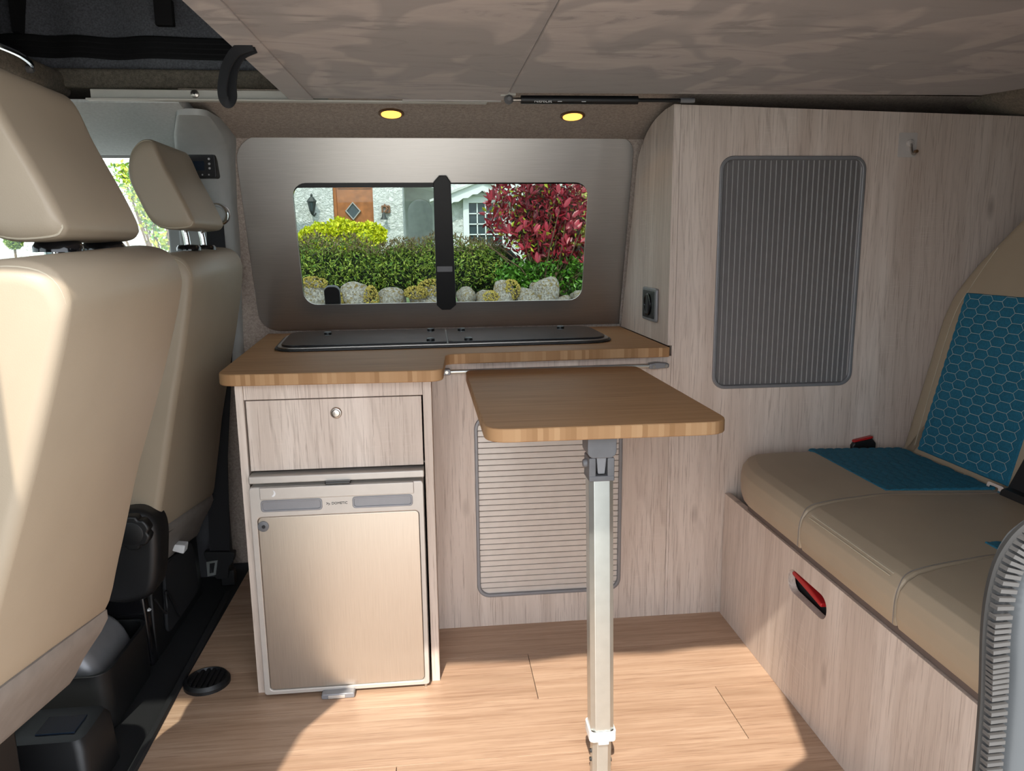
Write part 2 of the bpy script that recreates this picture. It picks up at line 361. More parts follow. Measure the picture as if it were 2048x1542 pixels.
# soffit between the splashback top and the roof opening
sof = MB().prism([(2.26, 1.2955), (1.90, 1.3675), (1.90, 1.3685), (2.30, 1.39)], -.575, 1.9, lambda u, v, d: (d, u, v))
ceil = struct('ceiling', sof, 'carpet')
MB().prism([(2.27, 1.262), (1.905, 1.338), (1.905, 1.3445), (2.30, 1.39)], -2.0, -.577, lambda u, v, d: (d, u, v)).build('headliner', 'liner', ceil)
rim = MB().prism(roundpoly([(2.02, 1.392), (2.02, 1.438), (2.3, 1.45), (2.3, 1.392)], [.012, .012, 0, 0]), -1.2, 1.9, lambda u, v, d: (d, u, v))
rim.build('roof_rim', 'carpet2', ceil)
rim = MB().prism(roundpoly([(-.875, 1.375), (-.875, 1.43), (-2.1, 1.44), (-2.1, 1.375)], [.015, .02, 0, 0]), .5, 2.05, lambda u, v, d: (u, d, v))
rim.build('cab_roof_lining', 'carpet2', ceil)
MB().box(-2.2, 2.0, .3, 2.5, 1.98, 2.02).build('roof_shell', 'paint', ceil)
MB().box(1.86, 1.9, .5, 2.4, -.02, 1.98).build('rear_bulkhead', 'carpet', ceil)
rr = MB().prism(roundpoly([(1.42, 1.352), (1.42, 1.45), (1.9, 1.45), (1.9, 1.30), (1.5, 1.318)], [.02, .02, 0, 0, .02]), .52, 1.96, lambda u, v, d: (u, d, v))
rr.build('rear_roof_lining', 'carpet2', ceil)
# pop-top canvas
def canv(x0, x1, z0, z1, off=0, nu=150, nv=12):
    def fn(u, v):
        x = x0+(x1-x0)*u; z = z0+(z1-z0)*v
        return (x, 2.06+.22*(z-1.44)+.009*math.sin(x*30+2.2*math.sin(x*7)+z*7)+.006*math.sin(x*17+z*14)-off, z)
    return MB().grid(nu, nv, fn)
cv = struct('wall_canvas', canv(-1.3, 1.8, 1.425, 1.99), 'canvas')
cv.modifiers.new('s', 'SOLIDIFY').thickness = .003
z1 = canv(-1.3, 1.8, 1.468, 1.522, .007); o = z1.build('zip_band', 'zip', cv); o.modifiers.new('s', 'SOLIDIFY').thickness = .003
for q in (1.482, 1.495, 1.508):
    MB().tube([(-1.3+.02*i, 2.06+.22*(q-1.44)+.009*math.sin((-1.3+.02*i)*30+2.2*math.sin((-1.3+.02*i)*7)+q*7)+.006*math.sin((-1.3+.02*i)*17+q*14)-.011, q) for i in range(120)], .002, 4).build('zip_ridge', 'zip', cv)
MB().box(-.985, -.972, 2.03, 2.12, 1.52, 1.9).build('seam_tape', 'zip', cv)
MB().grid(30, 8, lambda u, v: (-1.22+.008*math.sin(u*40), .5+1.6*u, 1.43+.56*v)).build('front_canvas', 'canvas', cv).modifiers.new('s', 'SOLIDIFY').thickness = .003
MB().grid(30, 8, lambda u, v: (-1.3+3.1*u, .42+.008*math.sin(u*60), 1.43+.56*v)).build('near_canvas', 'canvas', cv).modifiers.new('s', 'SOLIDIFY').thickness = .003
o = MB().box(-.655, -.612, 2.03, 2.05, 1.54, 1.60).build('fastener_patch', 'zip', cv, bev=.003)
# cab side behind the driver seat: door with window opening, pillar
wc = MB().ring(rrect(-2.0, -.66, -.02, 1.29, .001), rrect(-1.75, -.735, .955, 1.262, [.02, .06, .06, .03]), 2.28, 2.33, XZ)
wallc = struct('wall_cab', wc, 'doorpanel')
MB().box(-.74, -.655, 2.24, 2.278, .5, 1.28).build('door_pillar', 'greytrim', wallc, bev=.01)
wg = struct('window_2', MB().prism(rrect(-1.77, -.72, .94, 1.275, .05), 2.300, 2.304, XZ), 'cabglass')
# cab front: unseen bulkhead, dashboard and tinted windscreen, added to cut the cab light
wfr = struct('wall_front', MB().ring(rrect(.43, 2.33, -.3, 1.44, .001), rrect(.56, 2.20, .92, 1.33, .08), -2.04, -2.0, YZ), 'doorpanel')
MB().prism(rrect(.50, 2.26, .86, 1.38, .08), -2.03, -2.025, YZ).build('windscreen', 'glass', wfr)
MB().prism(roundpoly([(-2.0, .3), (-2.0, .90), (-1.75, .92), (-1.55, .84), (-1.52, .55), (-1.7, .3)], [0, 0, .08, .1, .05, 0]), .5, 2.28, lambda u, v, d: (u, d, v)).build('dashboard', 'doorpanel', wfr)
struct('window_3', MB().prism(rrect(-1.82, -.78, .83, 1.36, .06), .445, .449, XZ), 'cabglass')  # unseen passenger window glass, likewise added to dim the cab
# near side of the van with the sliding door opening
prof = [(.427, 0), (.427, .12), (.427, .24), (.427, .36), (.427, .46), (.427, .53), (.427, .58), (.425, .642), (.42, .706), (.4215, .744), (.429, .768), (.447, .787), (.50, .82), (.535, .855), (.545, .92), (.545, 1.335)]
pp = smooth([Vector(p) for p in prof], 5, False)
pil = MB(); SEC = [(0, 0), (.003, -.006), (.008, -.014), (.016, -.022), (.028, -.030), (.05, -.036), (.5, -.04), (.5, .03), (.012, .03)]
ringsP = []
for i, p in enumerate(pp):
    t = Vector(pp[min(i+1, len(pp)-1)])-Vector(pp[max(i-1, 0)]); t.normalize(); nx = Vector((t.y, -t.x))
    ringsP.append([(p[0]+.012+a*(nx.x if a < .1 else 1), .5+b, p[1]+a*(nx.y if a < .1 else 0)) for a, b in SEC])
pil.loft(ringsP)
wn = struct('wall_near', pil, 'paint')
wr = MB().box(1.0, 1.9, .47, .53, -.02, 1.43)
wr.build('rear_quarter', 'paint', wn)
hd = MB().box(-.66, 1.9, .496, .55, 1.342, 1.43); hd.build('door_header', 'paint', wn, bev=.012)
MB().box(-.74, -.525, .43, .50, -.3, 1.43).build('front_pillar', 'paint', wn, bev=.02)
MB().ring(rrect(-2.0, -.72, -.3, 1.43, .001), rrect(-1.8, -.80, .85, 1.34, .06), .43, .47, XZ).build('passenger_door', 'paint', wn)
MB().box(-2.2, .43, .30, .50, -.25, -.05).build('sill', 'black', wn, bev=.01)
# rubber seal with its ribs
sl = MB().tube([(p[0]+.004, .497, p[1]) for p in pp], .0085, 8); seal = sl.build('door_seal', 'sealm', wn)
rb = MB(); L = 0; last = None; acc = 0
for i in range(len(pp)-1):
    a, b = Vector(pp[i]), Vector(pp[i+1]); n = max(1, int((b-a).length/.0045)); t = (b-a).normalized()
    for j in range(n):
        c = a+(b-a)*((j+.5)/n)
        if c.y < .45: continue
        e1 = Vector((t.x, 0, t.y))*.0015; e2 = Vector((t.y, 0, -t.x))*.0068; c3 = Vector((c.x+.0025, .489, c.y)); e3 = Vector((0, .004, 0))
        rb.add([c3+sx*e1+sy*e2+sz*e3 for sx in (-1, 1) for sy in (-1, 1) for sz in (-1, 1)], [(0, 1, 3, 2), (4, 6, 7, 5), (0, 4, 5, 1), (2, 3, 7, 6), (0, 2, 6, 4), (1, 5, 7, 3)])
rb.build('seal_ribs', 'ribm', seal, smooth=False, kind='stuff')
# far window: glass, rubber frame, middle bar, latch
w1 = struct('window_1', MB().ring(rrect(-.44, .51, vz(.765), vz(1.215), .06), rrect(-.402, .478, vz(.792), vz(1.172), .045), -.075, -.045, lean), 'blackgloss')
MB().prism(rrect(-.43, .03, vz(.775), vz(1.205), .04), -.066, -.062, lean).build('pane', 'glass', w1)
MB().prism(rrect(.045, .50, vz(.775), vz(1.205), .04), -.058, -.054, lean).build('pane', 'glass', w1)
hexp = [(.008, vz(.826)), (.024, vz(.811)), (.050, vz(.811)), (.068, vz(.826)), (.058, vz(1.185)), (.046, vz(1.203)), (.025, vz(1.203)), (.008, vz(1.185))]
mb_ = MB().prism(hexp, -.05, .004, lean).build('middle_bar', 'jet', w1, bev=.002)
MB().prism(rrect(.012, .058, vz(.93), vz(.946), .002), .004, .0055, lean).build('bar_clip', 'frame', mb_)
MB().prism(rrect(-.40, .02, vz(1.168), vz(1.183), .003), -.045, -.02, lean).build('slider_rail', 'black', w1)
MB().prism(rrect(-.335, -.288, vz(.815), vz(.878), [.018, .018, .002, .002]), -.05, -.03, lean).build('latch', 'black', w1, bev=.003)
# roof-side pieces: B-pillar trim
bp = MB(); R_ = []
for z, x0, x1, y in ((.62, -.715, -.575, 2.27), (.95, -.712, -.562, 2.235), (1.12, -.700, -.552, 2.195), (1.235, -.682, -.540, 2.155), (1.27, -.665, -.534, 2.115), (1.291, -.648, -.530, 2.06), (1.309, -.618, -.528, 1.985), (1.318, -.602, -.528, 1.945), (1.332, -.600, -.53, 1.94)):
    R_.append([(u, v, z) for u, v in rrect(x0, x1, y, 2.33, [.03, .03, .02, .03], 4)])
bp.loft(R_); tr = struct('trim_1', bp, 'greytrim')
# outside ground
struct('ground', MB().box(-40, 40, -30, 7.75, -.56, -.5), 'concrete')
struct('ground_garden', MB().box(-40, 40, 8.1, 60, .2, .35), 'lawn')
# ------------------------------------------------------------------ splashback, worktop, hob
sp = MB().ring(rrect(-.535, .592, vz(.75), vz(1.306), [.045, .07, .06, .005]), rrect(-.393, .464, vz(.831), vz(1.183), .04), -.012, -.008, lean)
tag(sp.build('splashback', 'alu', bev=.0008, seg=1), 'brushed aluminium splashback panel cut out around the kitchen window', 'panel')
wt = roundpoly([(-.456, 1.588), (.014, 1.572), (.024, 1.812), (.592, 1.838), (.592, 2.362), (-.512, 2.362)], [.045, .035, .03, 0, 0, 0])
tag(MB().prism(wt, .7205, .746, XY).build('worktop', 'bamboo', bev=.003), 'bamboo kitchen worktop with stepped front edge holding the hob', 'worktop')
ho = thing('hob_sink_unit', 'long hob and sink unit with closed black glass lids set in the bamboo worktop', 'hob', (.03, 2.08, .746))
ex = roundpoly([(-.408, 1.915), (.482, 1.945), (.482, 2.285), (-.44, 2.285)], [.07, .09, .09, .09], 8)
MB().prism(ex, .746, .7515, XY).build('rim_gasket', 'black', ho, bev=.002)
MB().prism(inset(ex, .007), .7515, .7555, XY).build('steel_rim', 'alu', ho, bev=.0015)
li = inset(ex, .017)
def halfp(P, x, side):
    out = []; n = len(P)
    for i in range(n):
        a, b = P[i], P[(i+1) % n]
        ia, ib = (a[0]-x)*side > 0, (b[0]-x)*side > 0
        if ia: out.append(a)
        if ia != ib:
            t = (x-a[0])/(b[0]-a[0]); out.append((x, a[1]+(b[1]-a[1])*t))
    return out
for nm, P, kn in (('glass_lid', halfp(li, .030, -1), ((-.308, 2.20), (-.012, 2.235), (-.012, 1.99))), ('glass_lid', halfp(li, .034, 1), ((.376, 2.225), (.078, 2.225), (.088, 1.985)))):
    g = MB().prism(P, .7555, .7605, XY).build(nm, 'lidglass', ho, bev=.001, seg=1)
    for x, y in kn: MB().lathe([(.011, .7605), (.011, .764), (.008, .7655)], (x, y, 0), 'z', 14).build('hinge_cap', 'black', g)
# ------------------------------------------------------------------ fridge cabinet and fridge
fc = thing('fridge_cabinet', 'whitewashed wood cabinet under the left end of the worktop, around the fridge', 'cabinet', (-.22, 1.62, 0))
MB().box(-.427, -.4105, 1.617, 2.36, 0, .72).build('side_panel', 'wood', fc, bev=.0008)
MB().box(-.0305, -.012, 1.617, 2.36, 0, .72).build('side_panel', 'wood', fc, bev=.0008)
MB().box(-.410, -.031, 1.619, 1.637, .6845, .72).build('top_rail', 'wood', fc, bev=.0008)
MB().box(-.410, -.031, 1.66, 2.34, .52, .524).build('shelf', 'wood', fc)
dr = MB().box(-.4065, -.034, 1.6185, 1.637, .527, .6825).build('drawer_front', 'wood', fc, bev=.001)
kb = MB().lathe([(.0125, 1.6187), (.0125, 1.6165), (.0105, 1.614), (.0088, 1.6135), (.0086, 1.6155), (.0075, 1.616), (.0072, 1.612), (.002, 1.6112)], (-.218, 0, .651), 'y', 28)
kb.build('push_button', 'nickel', dr)
fr = thing('fridge', 'small silver built-in fridge with brushed steel door below the drawer', 'fridge', (-.22, 1.7, 0))
MB().box(-.407, -.035, 1.622, 2.1, .012, .515).build('body', 'fridge', fr, bev=.004)
MB().box(-.4085, -.033, 1.598, 1.64, .5035, .5205).build('top_flap', 'fridge', fr, bev=.003)
fd = MB().ring(rrect(-.407, -.036, .008, .4985, .006), rrect(-.3945, -.0465, .0185, .4295, .010), 1.592, 1.6215, XZ).build('door_frame', 'fridge', fr, bev=.003)
MB().prism(rrect(-.394, -.047, .019, .429, .0095), 1.5955, 1.62, XZ).build('door_panel', 'steel', fr, bev=.0015)
MB().prism(rrect(-.3945, -.0465, .019, .4292, .008), 1.619, 1.6205, XZ).build('door_lining', 'fridge', fr)
hb = MB().box(-.385, -.056, 1.5885, 1.60, .4705, .4975).build('handle_bar', 'fridge', fr, bev=.002)
for x0, x1 in ((-.3845, -.2545), (-.190, -.0595)):
    pk = MB().ring(rrect(x0, x1, .4425, .4685, .007), rrect(x0+.004, x1-.004, .4465, .465, .005), 1.5895, 1.5935, XZ).build('grip_pocket', 'fridgedark', fr, bev=.001)
    MB().prism(rrect(x0+.003, x1-.003, .4455, .466, .005), 1.5915, 1.593, XZ).build('pocket_base', 'fridgedark', pk)
lk = MB().lathe([(.0118, 1.596), (.0118, 1.593), (.0105, 1.5922)], (-.383, 0, .409), 'y', 24).build('lock', 'hinge', fr)
MB().prism([(-.003+math.cos(a)*.004-.379, .409+math.sin(a)*.004) for a in (k*.785 for k in range(8))], 1.591, 1.5925, XZ).build('lock_barrel', 'black', lk)
MB().box(-.246, -.192, 1.587, 1.60, .4995, .5055).build('top_latch', 'blackgloss', fr, bev=.002)
lt = MB().prism(rrect(-.279, -.205, .0002, .0125, .004), 1.572, 1.60, XZ).build('bottom_latch', 'fridgedark', fr, bev=.002)
MB().box(-.264, -.226, 1.5705, 1.573, .002, .0095).build('latch_button', 'fridge', lt, bev=.001)
MB().lathe([(.004, 0), (.004, .012)], (-.045, 1.60, .0), 'z', 10).build('hinge_pin', 'nickel', fr)
def frtext(x0, z0): return lambda u, v, d: (x0+u, 1.5915-d, z0+v)
textmesh('DOMETIC', .0078, frtext(-.2175, .4555), 'lettering', 'print', fd)
ar = MB()
for dx, dz in ((-.2465, .4560), (-.2425, .4545)):
    for sx, sz in ((1, 1), (1, -1)):
        ar.add([(dx, 1.5912, dz+.0022*sz), (dx+.0032, 1.5912, dz), (dx+.0046, 1.5912, dz), (dx+.0014, 1.5912, dz+.0026*sz)], [(0, 1, 2, 3)])
ar.build('logo_mark', 'print', fd, smooth=False)
mo = [(-.3585+.0075*math.cos(a), .4845+.0075*math.sin(a)) for a in (math.radians(-80+k*14) for k in range(12))]
mi = [(-.3630+.0085*math.cos(a), .4865+.0080*math.sin(a)) for a in (math.radians(60-k*12) for k in range(12))]
MB().prism(mo+mi, 1.5880, 1.5886, XZ).build('moon_emblem', 'printw', hb, smooth=False)
# ------------------------------------------------------------------ shutters
def shutter(par, u0, u1, v0, v1, vertical, n, ms):
    fr_ = MB().ring(rrect(u0, u1, v0, v1, .034, 8), rrect(u0+.009, u1-.009, v0+.009, v1-.009, .026, 8), 1.857, 1.872, XZ).build('shutter_frame', 'frame', par, bev=.0025)
    MB().prism(rrect(u0+.006, u1-.006, v0+.006, v1-.006, .028, 8), 1.876, 1.879, XZ).build('shutter_backing', 'gap', par)
    a, b = (u0+.0085, u1-.0085) if vertical else (v0+.0085, v1-.0085); p = (b-a)/n
    lo, hi = (v0+.0085, v1-.0085) if vertical else (u0+.0085, u1-.0085)
    for k in range(n):
        q0, q1 = a+k*p+.0002, a+(k+1)*p-(.0005 if vertical else .0010)
        e = [0]*2
        cr = .026
        def cutq(q):
            m = min(q-a, b-q); return 0 if m > cr else cr-math.sqrt(max(0, cr*cr-(cr-m)**2))
        c0 = min(cutq(q0+.001), cutq(q1-.001))
        l, h = lo+c0, hi-c0
        sec = [(q0, 1.873), (q0, 1.8655), (q0+.0006, 1.865), (q1-.0026, 1.865), (q1-.0020, 1.8642), (q1-.0004, 1.8642), (q1, 1.865), (q1, 1.873)]
        rings = [[(u, d, z) if vertical else (z, d, u) for u, d in sec] for z in (l, h)]
        sl_ = MB().loft(rings).build('slat', ms, par)
        if vertical:
            MB().add([(q1-.0021, 1.8639, l+.002), (q1-.0007, 1.8639, l+.002), (q1-.0007, 1.8639, h-.002), (q1-.0021, 1.8639, h-.002)], [(0, 1, 2, 3)]).build('bead', 'lightline', sl_, smooth=False)
kc = thing('kitchen_cabinet', 'whitewashed wood kitchen cabinet with horizontal slatted shutter behind the table leg', 'cabinet', (.29, 1.87, 0))
MB().ring(rrect(-.0115, .6035, 0, .7198, .0005, 8), rrect(.092, .479, .083, .578, .034, 8), 1.862, 1.88, XZ).build('front_panel', 'wood', kc)
shutter(kc, .092, .479, .083, .578, False, 31, 'slatcream')
tc = thing('tall_cabinet', 'tall whitewashed wood wardrobe cabinet with vertical slatted shutter door', 'cabinet', (1.1, 1.87, 0))
out = rrect(.6115, 1.80, 0, 1.336, .0005, 8); out = [(u, v-(.0 if v < 1 else (u-.61)*.024)) for u, v in out]
MB().ring(out, rrect(.714, 1.096, .629, 1.216, .036, 8), 1.862, 1.88, XZ).build('front_panel', 'wood', tc)
shutter(tc, .714, 1.096, .629, 1.216, True, 26, 'slatgrey')
sidep = [(1.862, .7465), (1.862, 1.337)]+smooth([Vector((1.93, 1.337)), Vector((2.02, 1.3265)), Vector((2.10, 1.303)), Vector((2.165, 1.262)), Vector((2.198, 1.215)), Vector((2.215, 1.15))], 4, False)+[(2.348, .7465)]
MB().prism(sidep, .5935, .611, YZ).build('side_panel', 'wood', tc, bev=.0008)
MB().box(.6045, .611, 1.8625, 1.88, 0, .7465).build('seam_strip', 'wood', tc)
so_ = thing('power_socket', 'black power socket in grey frame on the side of the tall cabinet', 'socket', (.593, 2.0, .84))
MB().prism(rrect(1.948, 2.078, .797, .887, .008), .585, .5933, YZ).build('frame_plate', 'frame', so_, bev=.003)
MB().prism(rrect(1.96, 2.068, .805, .879, .005), .5835, .586, YZ).build('face', 'black', so_, bev=.001)
MB().lathe([(.030, .5838), (.030, .5795), (.026, .579), (.024, .582)], (0, 2.014, .842), 'x', 24).build('socket_cover', 'blackgloss', so_, bev=.001)
MB().box(.578, .5835, 2.006, 2.022, .815, .869).build('cover_flap', 'black', so_, bev=.002)
hk = thing('adhesive_hook', 'clear adhesive hook stuck high on the tall cabinet front', 'hook', (1.2, 1.862, 1.25))
MB().prism(rrect(1.178, 1.227, 1.213, 1.273, .004), 1.8605, 1.8618, XZ).build('pad', 'clear', hk)
MB().lathe([(.009, 1.8605), (.009, 1.856), (.006, 1.8545)], (1.208, 0, 1.247), 'y', 18).build('mount', 'clear', hk)
MB().tube(smooth([Vector((1.208, 1.855, 1.246)), Vector((1.209, 1.853, 1.232)), Vector((1.209, 1.847, 1.221)), Vector((1.209, 1.838, 1.219)), Vector((1.209, 1.832, 1.224))], 5, False), .0028, 8).build('hook_arm', 'nickel', hk)
MB().lathe([(.004, 1.829), (.0045, 1.833), (.004, 1.837)], (1.209, 0, 1.224), 'y', 12).build('hook_tip', 'bronze', hk)
# ------------------------------------------------------------------ table with rail
rl = thing('table_rail', 'thin aluminium wall rail that carries the back edge of the folding table', 'rail', (.3, 1.855, .695))
MB().tube([(.034, 1.848, .696), (.572, 1.848, .698)], .0055, 12).build('tube', 'leg', rl)
MB().prism(rrect(.016, .036, .689, .704, .004), 1.838, 1.8618, XZ).build('bracket', 'frame', rl, bev=.002)
bk = MB().prism([(.540, .690), (.560, .690), (.592, .6925), (.592, .7035), (.560, .707), (.540, .704)], 1.838, 1.8618, XZ).build('bracket', 'frame', rl, bev=.003)
for x, z in ((.552, .697), (.584, .698)): MB().lathe([(.0042, 1.838), (.0038, 1.8365)], (x, 0, z), 'y', 12).build('screw', 'nickel', bk)
MB().lathe([(.0045, 1.838), (.004, 1.8365)], (.026, 0, .6965), 'y', 12).build('screw', 'nickel', rl)
tb = thing('folding_table', 'folding bamboo table with rounded corners on one grey aluminium leg', 'table', (.285, 1.262, 0))
tp = roundpoly([(.079, 1.218), (.508, 1.218), (.506, 1.842), (.072, 1.845)], [.045, .05, .03, .03])
MB().prism(tp, .6755, .700, XY).build('tabletop', 'bamboo', tb, bev=.003)
MB().prism(rrect(.2575, .309, .6365, .6755, [.002, .002, .012, .012]), 1.238, 1.288, XZ).build('mount_block', 'hinge', tb, bev=.004)
hg = MB().prism(rrect(.2605, .273, .598, .6365, .003), 1.240, 1.285, XZ).build('hinge_cheek', 'hinge', tb, bev=.002)
MB().prism(rrect(.2935, .306, .598, .6365, .003), 1.240, 1.285, XZ).build('hinge_cheek', 'hinge', tb, bev=.002)
MB().prism([(.274, .637), (.293, .637), (.290, .606), (.277, .606)], 1.244, 1.282, XZ).build('hinge_tongue', 'frame', tb, bev=.002)
MB().box(.2605, .306, 1.239, 1.286, .594, .604).build('hinge_collar', 'hinge', tb, bev=.002)
MB().lathe([(.008, .262), (.008, .2565), (.006, .2535)], (0, 1.262, .6225), 'x', 14).build('hinge_knob', 'hinge', hg)
def leg_t(x0a, x1a, x0b, x1b, z0, z1, y0, y1, c=.008):
    s = lambda x0, x1, z: [(u, v, z) for u, v in rrect(x0, x1, y0, y1, c, 1)]
    return MB().loft([s(x0b, x1b, z0), s(x0a, x1a, z1)])
leg_t(.2615, .3055, .269, .313, .105, .596, 1.240, 1.284).build('outer_leg', 'leg', tb, bev=.0008)
leg_t(.2735, .310, .2735, .310, .002, .11, 1.244, 1.280).build('inner_leg', 'leg', tb, bev=.0008)
cl = MB().ring([(u, v) for u, v in rrect(.2655, .3165, 1.236, 1.288, .008, 4)], [(u, v) for u, v in rrect(.2695, .3125, 1.240, 1.284, .007, 4)], .086, .106, XY).build('leg_clip', 'white', tb, bev=.0015)
for x in (.283, .299): MB().box(x-.0015, x+.0015, 1.2335, 1.2365, .086, .105).build('clip_rib', 'white', cl, bev=.0008)
MB().box(.281, .301, 1.2325, 1.2365, .083, .099).build('clip_tab', 'white', cl, bev=.001)
for x, z in ((.2725, .128), (.2725, .052), (.2725, .034), (.311, .03)): MB().lathe([(.004, x-.002), (.004, x+.002)], (0, 1.262, z), 'x', 10).build('button', 'black', tb)
# ------------------------------------------------------------------ bench
bn = thing('bench_seat', 'beige rear bench seat with teal quilted panels on a whitewashed wood base', 'bench', (1.0, 1.3, 0))
MB().ring(rrect(.58, 1.856, 0, .345, .0005, 8), rrect(1.318, 1.482, .252, .303, .0245, 8), .76, .777, YZ).build('base_panel', 'wood', bn, bev=.0008)
MB().box(.79, .80, 1.28, 1.52, .22, .33).build('lever_housing', 'gap', bn)
lv = MB().prism([(1.345, .272), (1.47, .287), (1.474, .292), (1.465, .298), (1.40, .292), (1.345, .281)], .763, .785, YZ).build('red_lever', 'redlit', bn, bev=.003); lv['label'] = 'red release lever in the slot'
MB().box(.766, 1.30, .6, 1.72, .346, .377).build('seat_board', 'brown', bn)
prf = [(.740, .378), (.734, .40), (.733, .425), (.737, .445), (.750, .461), (.772, .469), (.82, .4715), (.95, .470), (1.15, .462), (1.29, .458), (1.30, .42), (1.30, .378)]
prf = roundpoly(prf, .002, 2)
seg = [(1.452, 1.842, .006, .06), (1.125, 1.450, .006, .006), (.70, 1.123, .03, .006)]
for y0, y1, a, b in seg:
    def fn(u, v, y, yy=(y0, y1)):
        # the seams bow slightly towards the seat front
        k = max(0, min(1, (.95-u)/.2)); sh = -.055*k if yy[1]-y < .02 and yy[1] < 1.5 else (-.055*k if y-yy[0] < .02 and yy[0] > 1.0 else 0)
        c = max(0, (y-1.64)/.20) if yy[1] > 1.5 else 0
        return (u+.075*c*c*max(0, min(1, (1.0-u)/.2)), y+sh, v)
    MB().pillow(prf, y0, y1, a, b, fn, mid=[y0+.03+(y1-y0-.10)*q/8 for q in range(9)]).build('seat_cushion', 'leather2', bn, ang=60)
def seam(pts, r, nm='seam', m='darkseam'): return MB().tube(smooth([Vector(p) for p in pts], 6, False), r, 6).build(nm, m, bn)
for dx in (0, .006): seam([(.742+dx, 1.375, .455+dx*.7), (.742+dx, 1.25, .4555+dx*.7), (.742+dx, 1.10, .455+dx*.7)], .0012, 'top_stitching', 'stitch')
for y in (1.396, 1.069): seam([(.7325, y, .385), (.7325, y, .425), (.739, y+.002, .450), (.758, y+.012, .466), (.80, y+.022, .472), (.88, y+.040, .4725), (.96, y+.055, .471), (1.1, y+.056, .465), (1.22, y+.056, .4605)], .0008, 'seam', 'hardtrim')
def quilt(par, o0, eu, ev, nn, wu, wv, du=.039, dv=.0235, sm='bluestitch'):
    o0, eu, ev, nn = (Vector(q) for q in (o0, eu, ev, nn)); h = .36*du
    def edge_d(u, v):
        best = 9
        i0 = math.floor(u/du)
        c = None
        for i in range(i0-1, i0+3):
            off = .5*dv*(i % 2); j = round((v-off)/dv)
            x, y = abs(u-i*du), abs(v-off-j*dv)
            f = min(dv/2-y, ((du-h)-x-(du-2*h)*y/(dv/2))*.6)
            if c is None or f > c: c = f
        return max(0, c)
    nu, nv = int(wu/.0028), int(wv/.0028)
    def fn(a, b):
        u, v = a*wu, b*wv; d = edge_d(u, v); hgt = .0024*(1-math.exp(-d/.004)); e = min(a, 1-a, b, 1-b)
        return o0+eu*u+ev*v+nn*(hgt+.0015 if e > 0 else -.002)
    q = MB().grid(nu, nv, fn).build('quilted_panel', 'blue', par); st = MB()
    def ln(a, b):
        a, b = Vector(a), Vector(b); t = (b-a)
        if not all(0 < p.x < wu and 0 < p.y < wv for p in (a, b)): return
        w = Vector((-t.y, t.x)).normalized()*.00055
        st.add([o0+eu*p.x+ev*p.y+nn*.0043 for p in (a-w, b-w, b+w, a+w)], [(0, 1, 2, 3)])
    for i in range(-1, int(wu/du)+2):
        off = .5*dv*(i % 2)
        for j in range(-1, int(wv/dv)+2):
            x, y = i*du, off+j*dv
            ln((x-h, y+dv/2), (x+h, y+dv/2)); ln((x+h, y+dv/2), (x+du-h, y)); ln((x+du-h, y), (x+h, y-dv/2))
    st.build('quilt_stitching', sm, q, smooth=False, kind='stuff')
    return q
# backrest: outline in (y, s) with sloping shoulders, front face leaning back
bs = .23; bl = math.sqrt(1+bs*bs); bx = lambda z: 1.232+bs*(z-.45)
def bk_fn(u, v, d): return (1.232+bs*v/bl+d/bl, u, .45+v/bl-bs*d/bl)     # d runs backwards into the seat
def backrest(y0, y1):
    sy = lambda t: y1+(y0-y1)*t
    half = [(0, -.06), (0, .0), (0, .38), (.02, .445), (.07, .52), (.117, .568), (.19, .65)]
    k = (y1-y0)/.40
    P = [(y1-a, b) for a, b in half]+[(y0+a, b) for a, b in reversed(half)]
    P = roundpoly(P, [.005, .01, .03, .03, .03, .025, .025, .025, .025, .03, .03, .03, .01, .005], 4)
    return MB().pillow(P, 0, .13, .03, .03, bk_fn).build('backrest', 'leather2', bn, ang=60)
br_ = backrest(1.405, 1.838); backrest(.72, 1.395)
quilt(br_, bk_fn(1.452, .022, -.0005), (0, 1, 0), Vector((bs, 0, 1))/bl, Vector((-1, 0, bs))/bl, .312, .415)
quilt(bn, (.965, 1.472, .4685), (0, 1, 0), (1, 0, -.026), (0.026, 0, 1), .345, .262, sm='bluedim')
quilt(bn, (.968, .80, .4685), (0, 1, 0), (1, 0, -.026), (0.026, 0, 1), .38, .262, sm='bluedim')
seam([bk_fn(1.78, .03, -.001), bk_fn(1.785, .35, -.001), bk_fn(1.755, .45, -.001), bk_fn(1.705, .55, -.001)], .0011, 'seam', 'stitch')
sb = thing('belt_buckle', 'black seat belt buckle with red release button wedged beside the bench', 'buckle', (1.14, 1.846, .46))
MB().prism([(1.108, .43), (1.172, .43), (1.173, .470), (1.162, .4835), (1.112, .474), (1.106, .465)], 1.8445, 1.861, XZ).build('housing', 'black', sb, bev=.004)
MB().prism([(1.110, .4735), (1.162, .4835), (1.164, .488), (1.160, .4895), (1.112, .4795)], 1.846, 1.860, XZ).build('release_button', 'red', sb, bev=.0015)
bt = thing('rear_seat_belt', 'black seat belt with steel tongue at the right edge of the bench', 'seat belt', (1.21, 1.40, .47))
MB().prism([(1.365, .14), (1.413, .14), (1.44, .02), (1.39, .02)], -.012, -.009, bk_fn).build('webbing', 'zip', bt)
MB().loft([[bk_fn(u, v, -.006-d_) for u, v in rrect(1.36, 1.44, -.012+.004*k, .028-.004*k, .008, 3)] for k, d_ in enumerate((0, .012, .02))]).build('tongue_grip', 'black', bt)
tg = MB().ring(rrect(1.438, 1.487, .0, .022, .005, 3), rrect(1.452, 1.478, .006, .016, .003, 3), -.022, -.020, bk_fn); tg.build('tongue', 'chrome', bt)
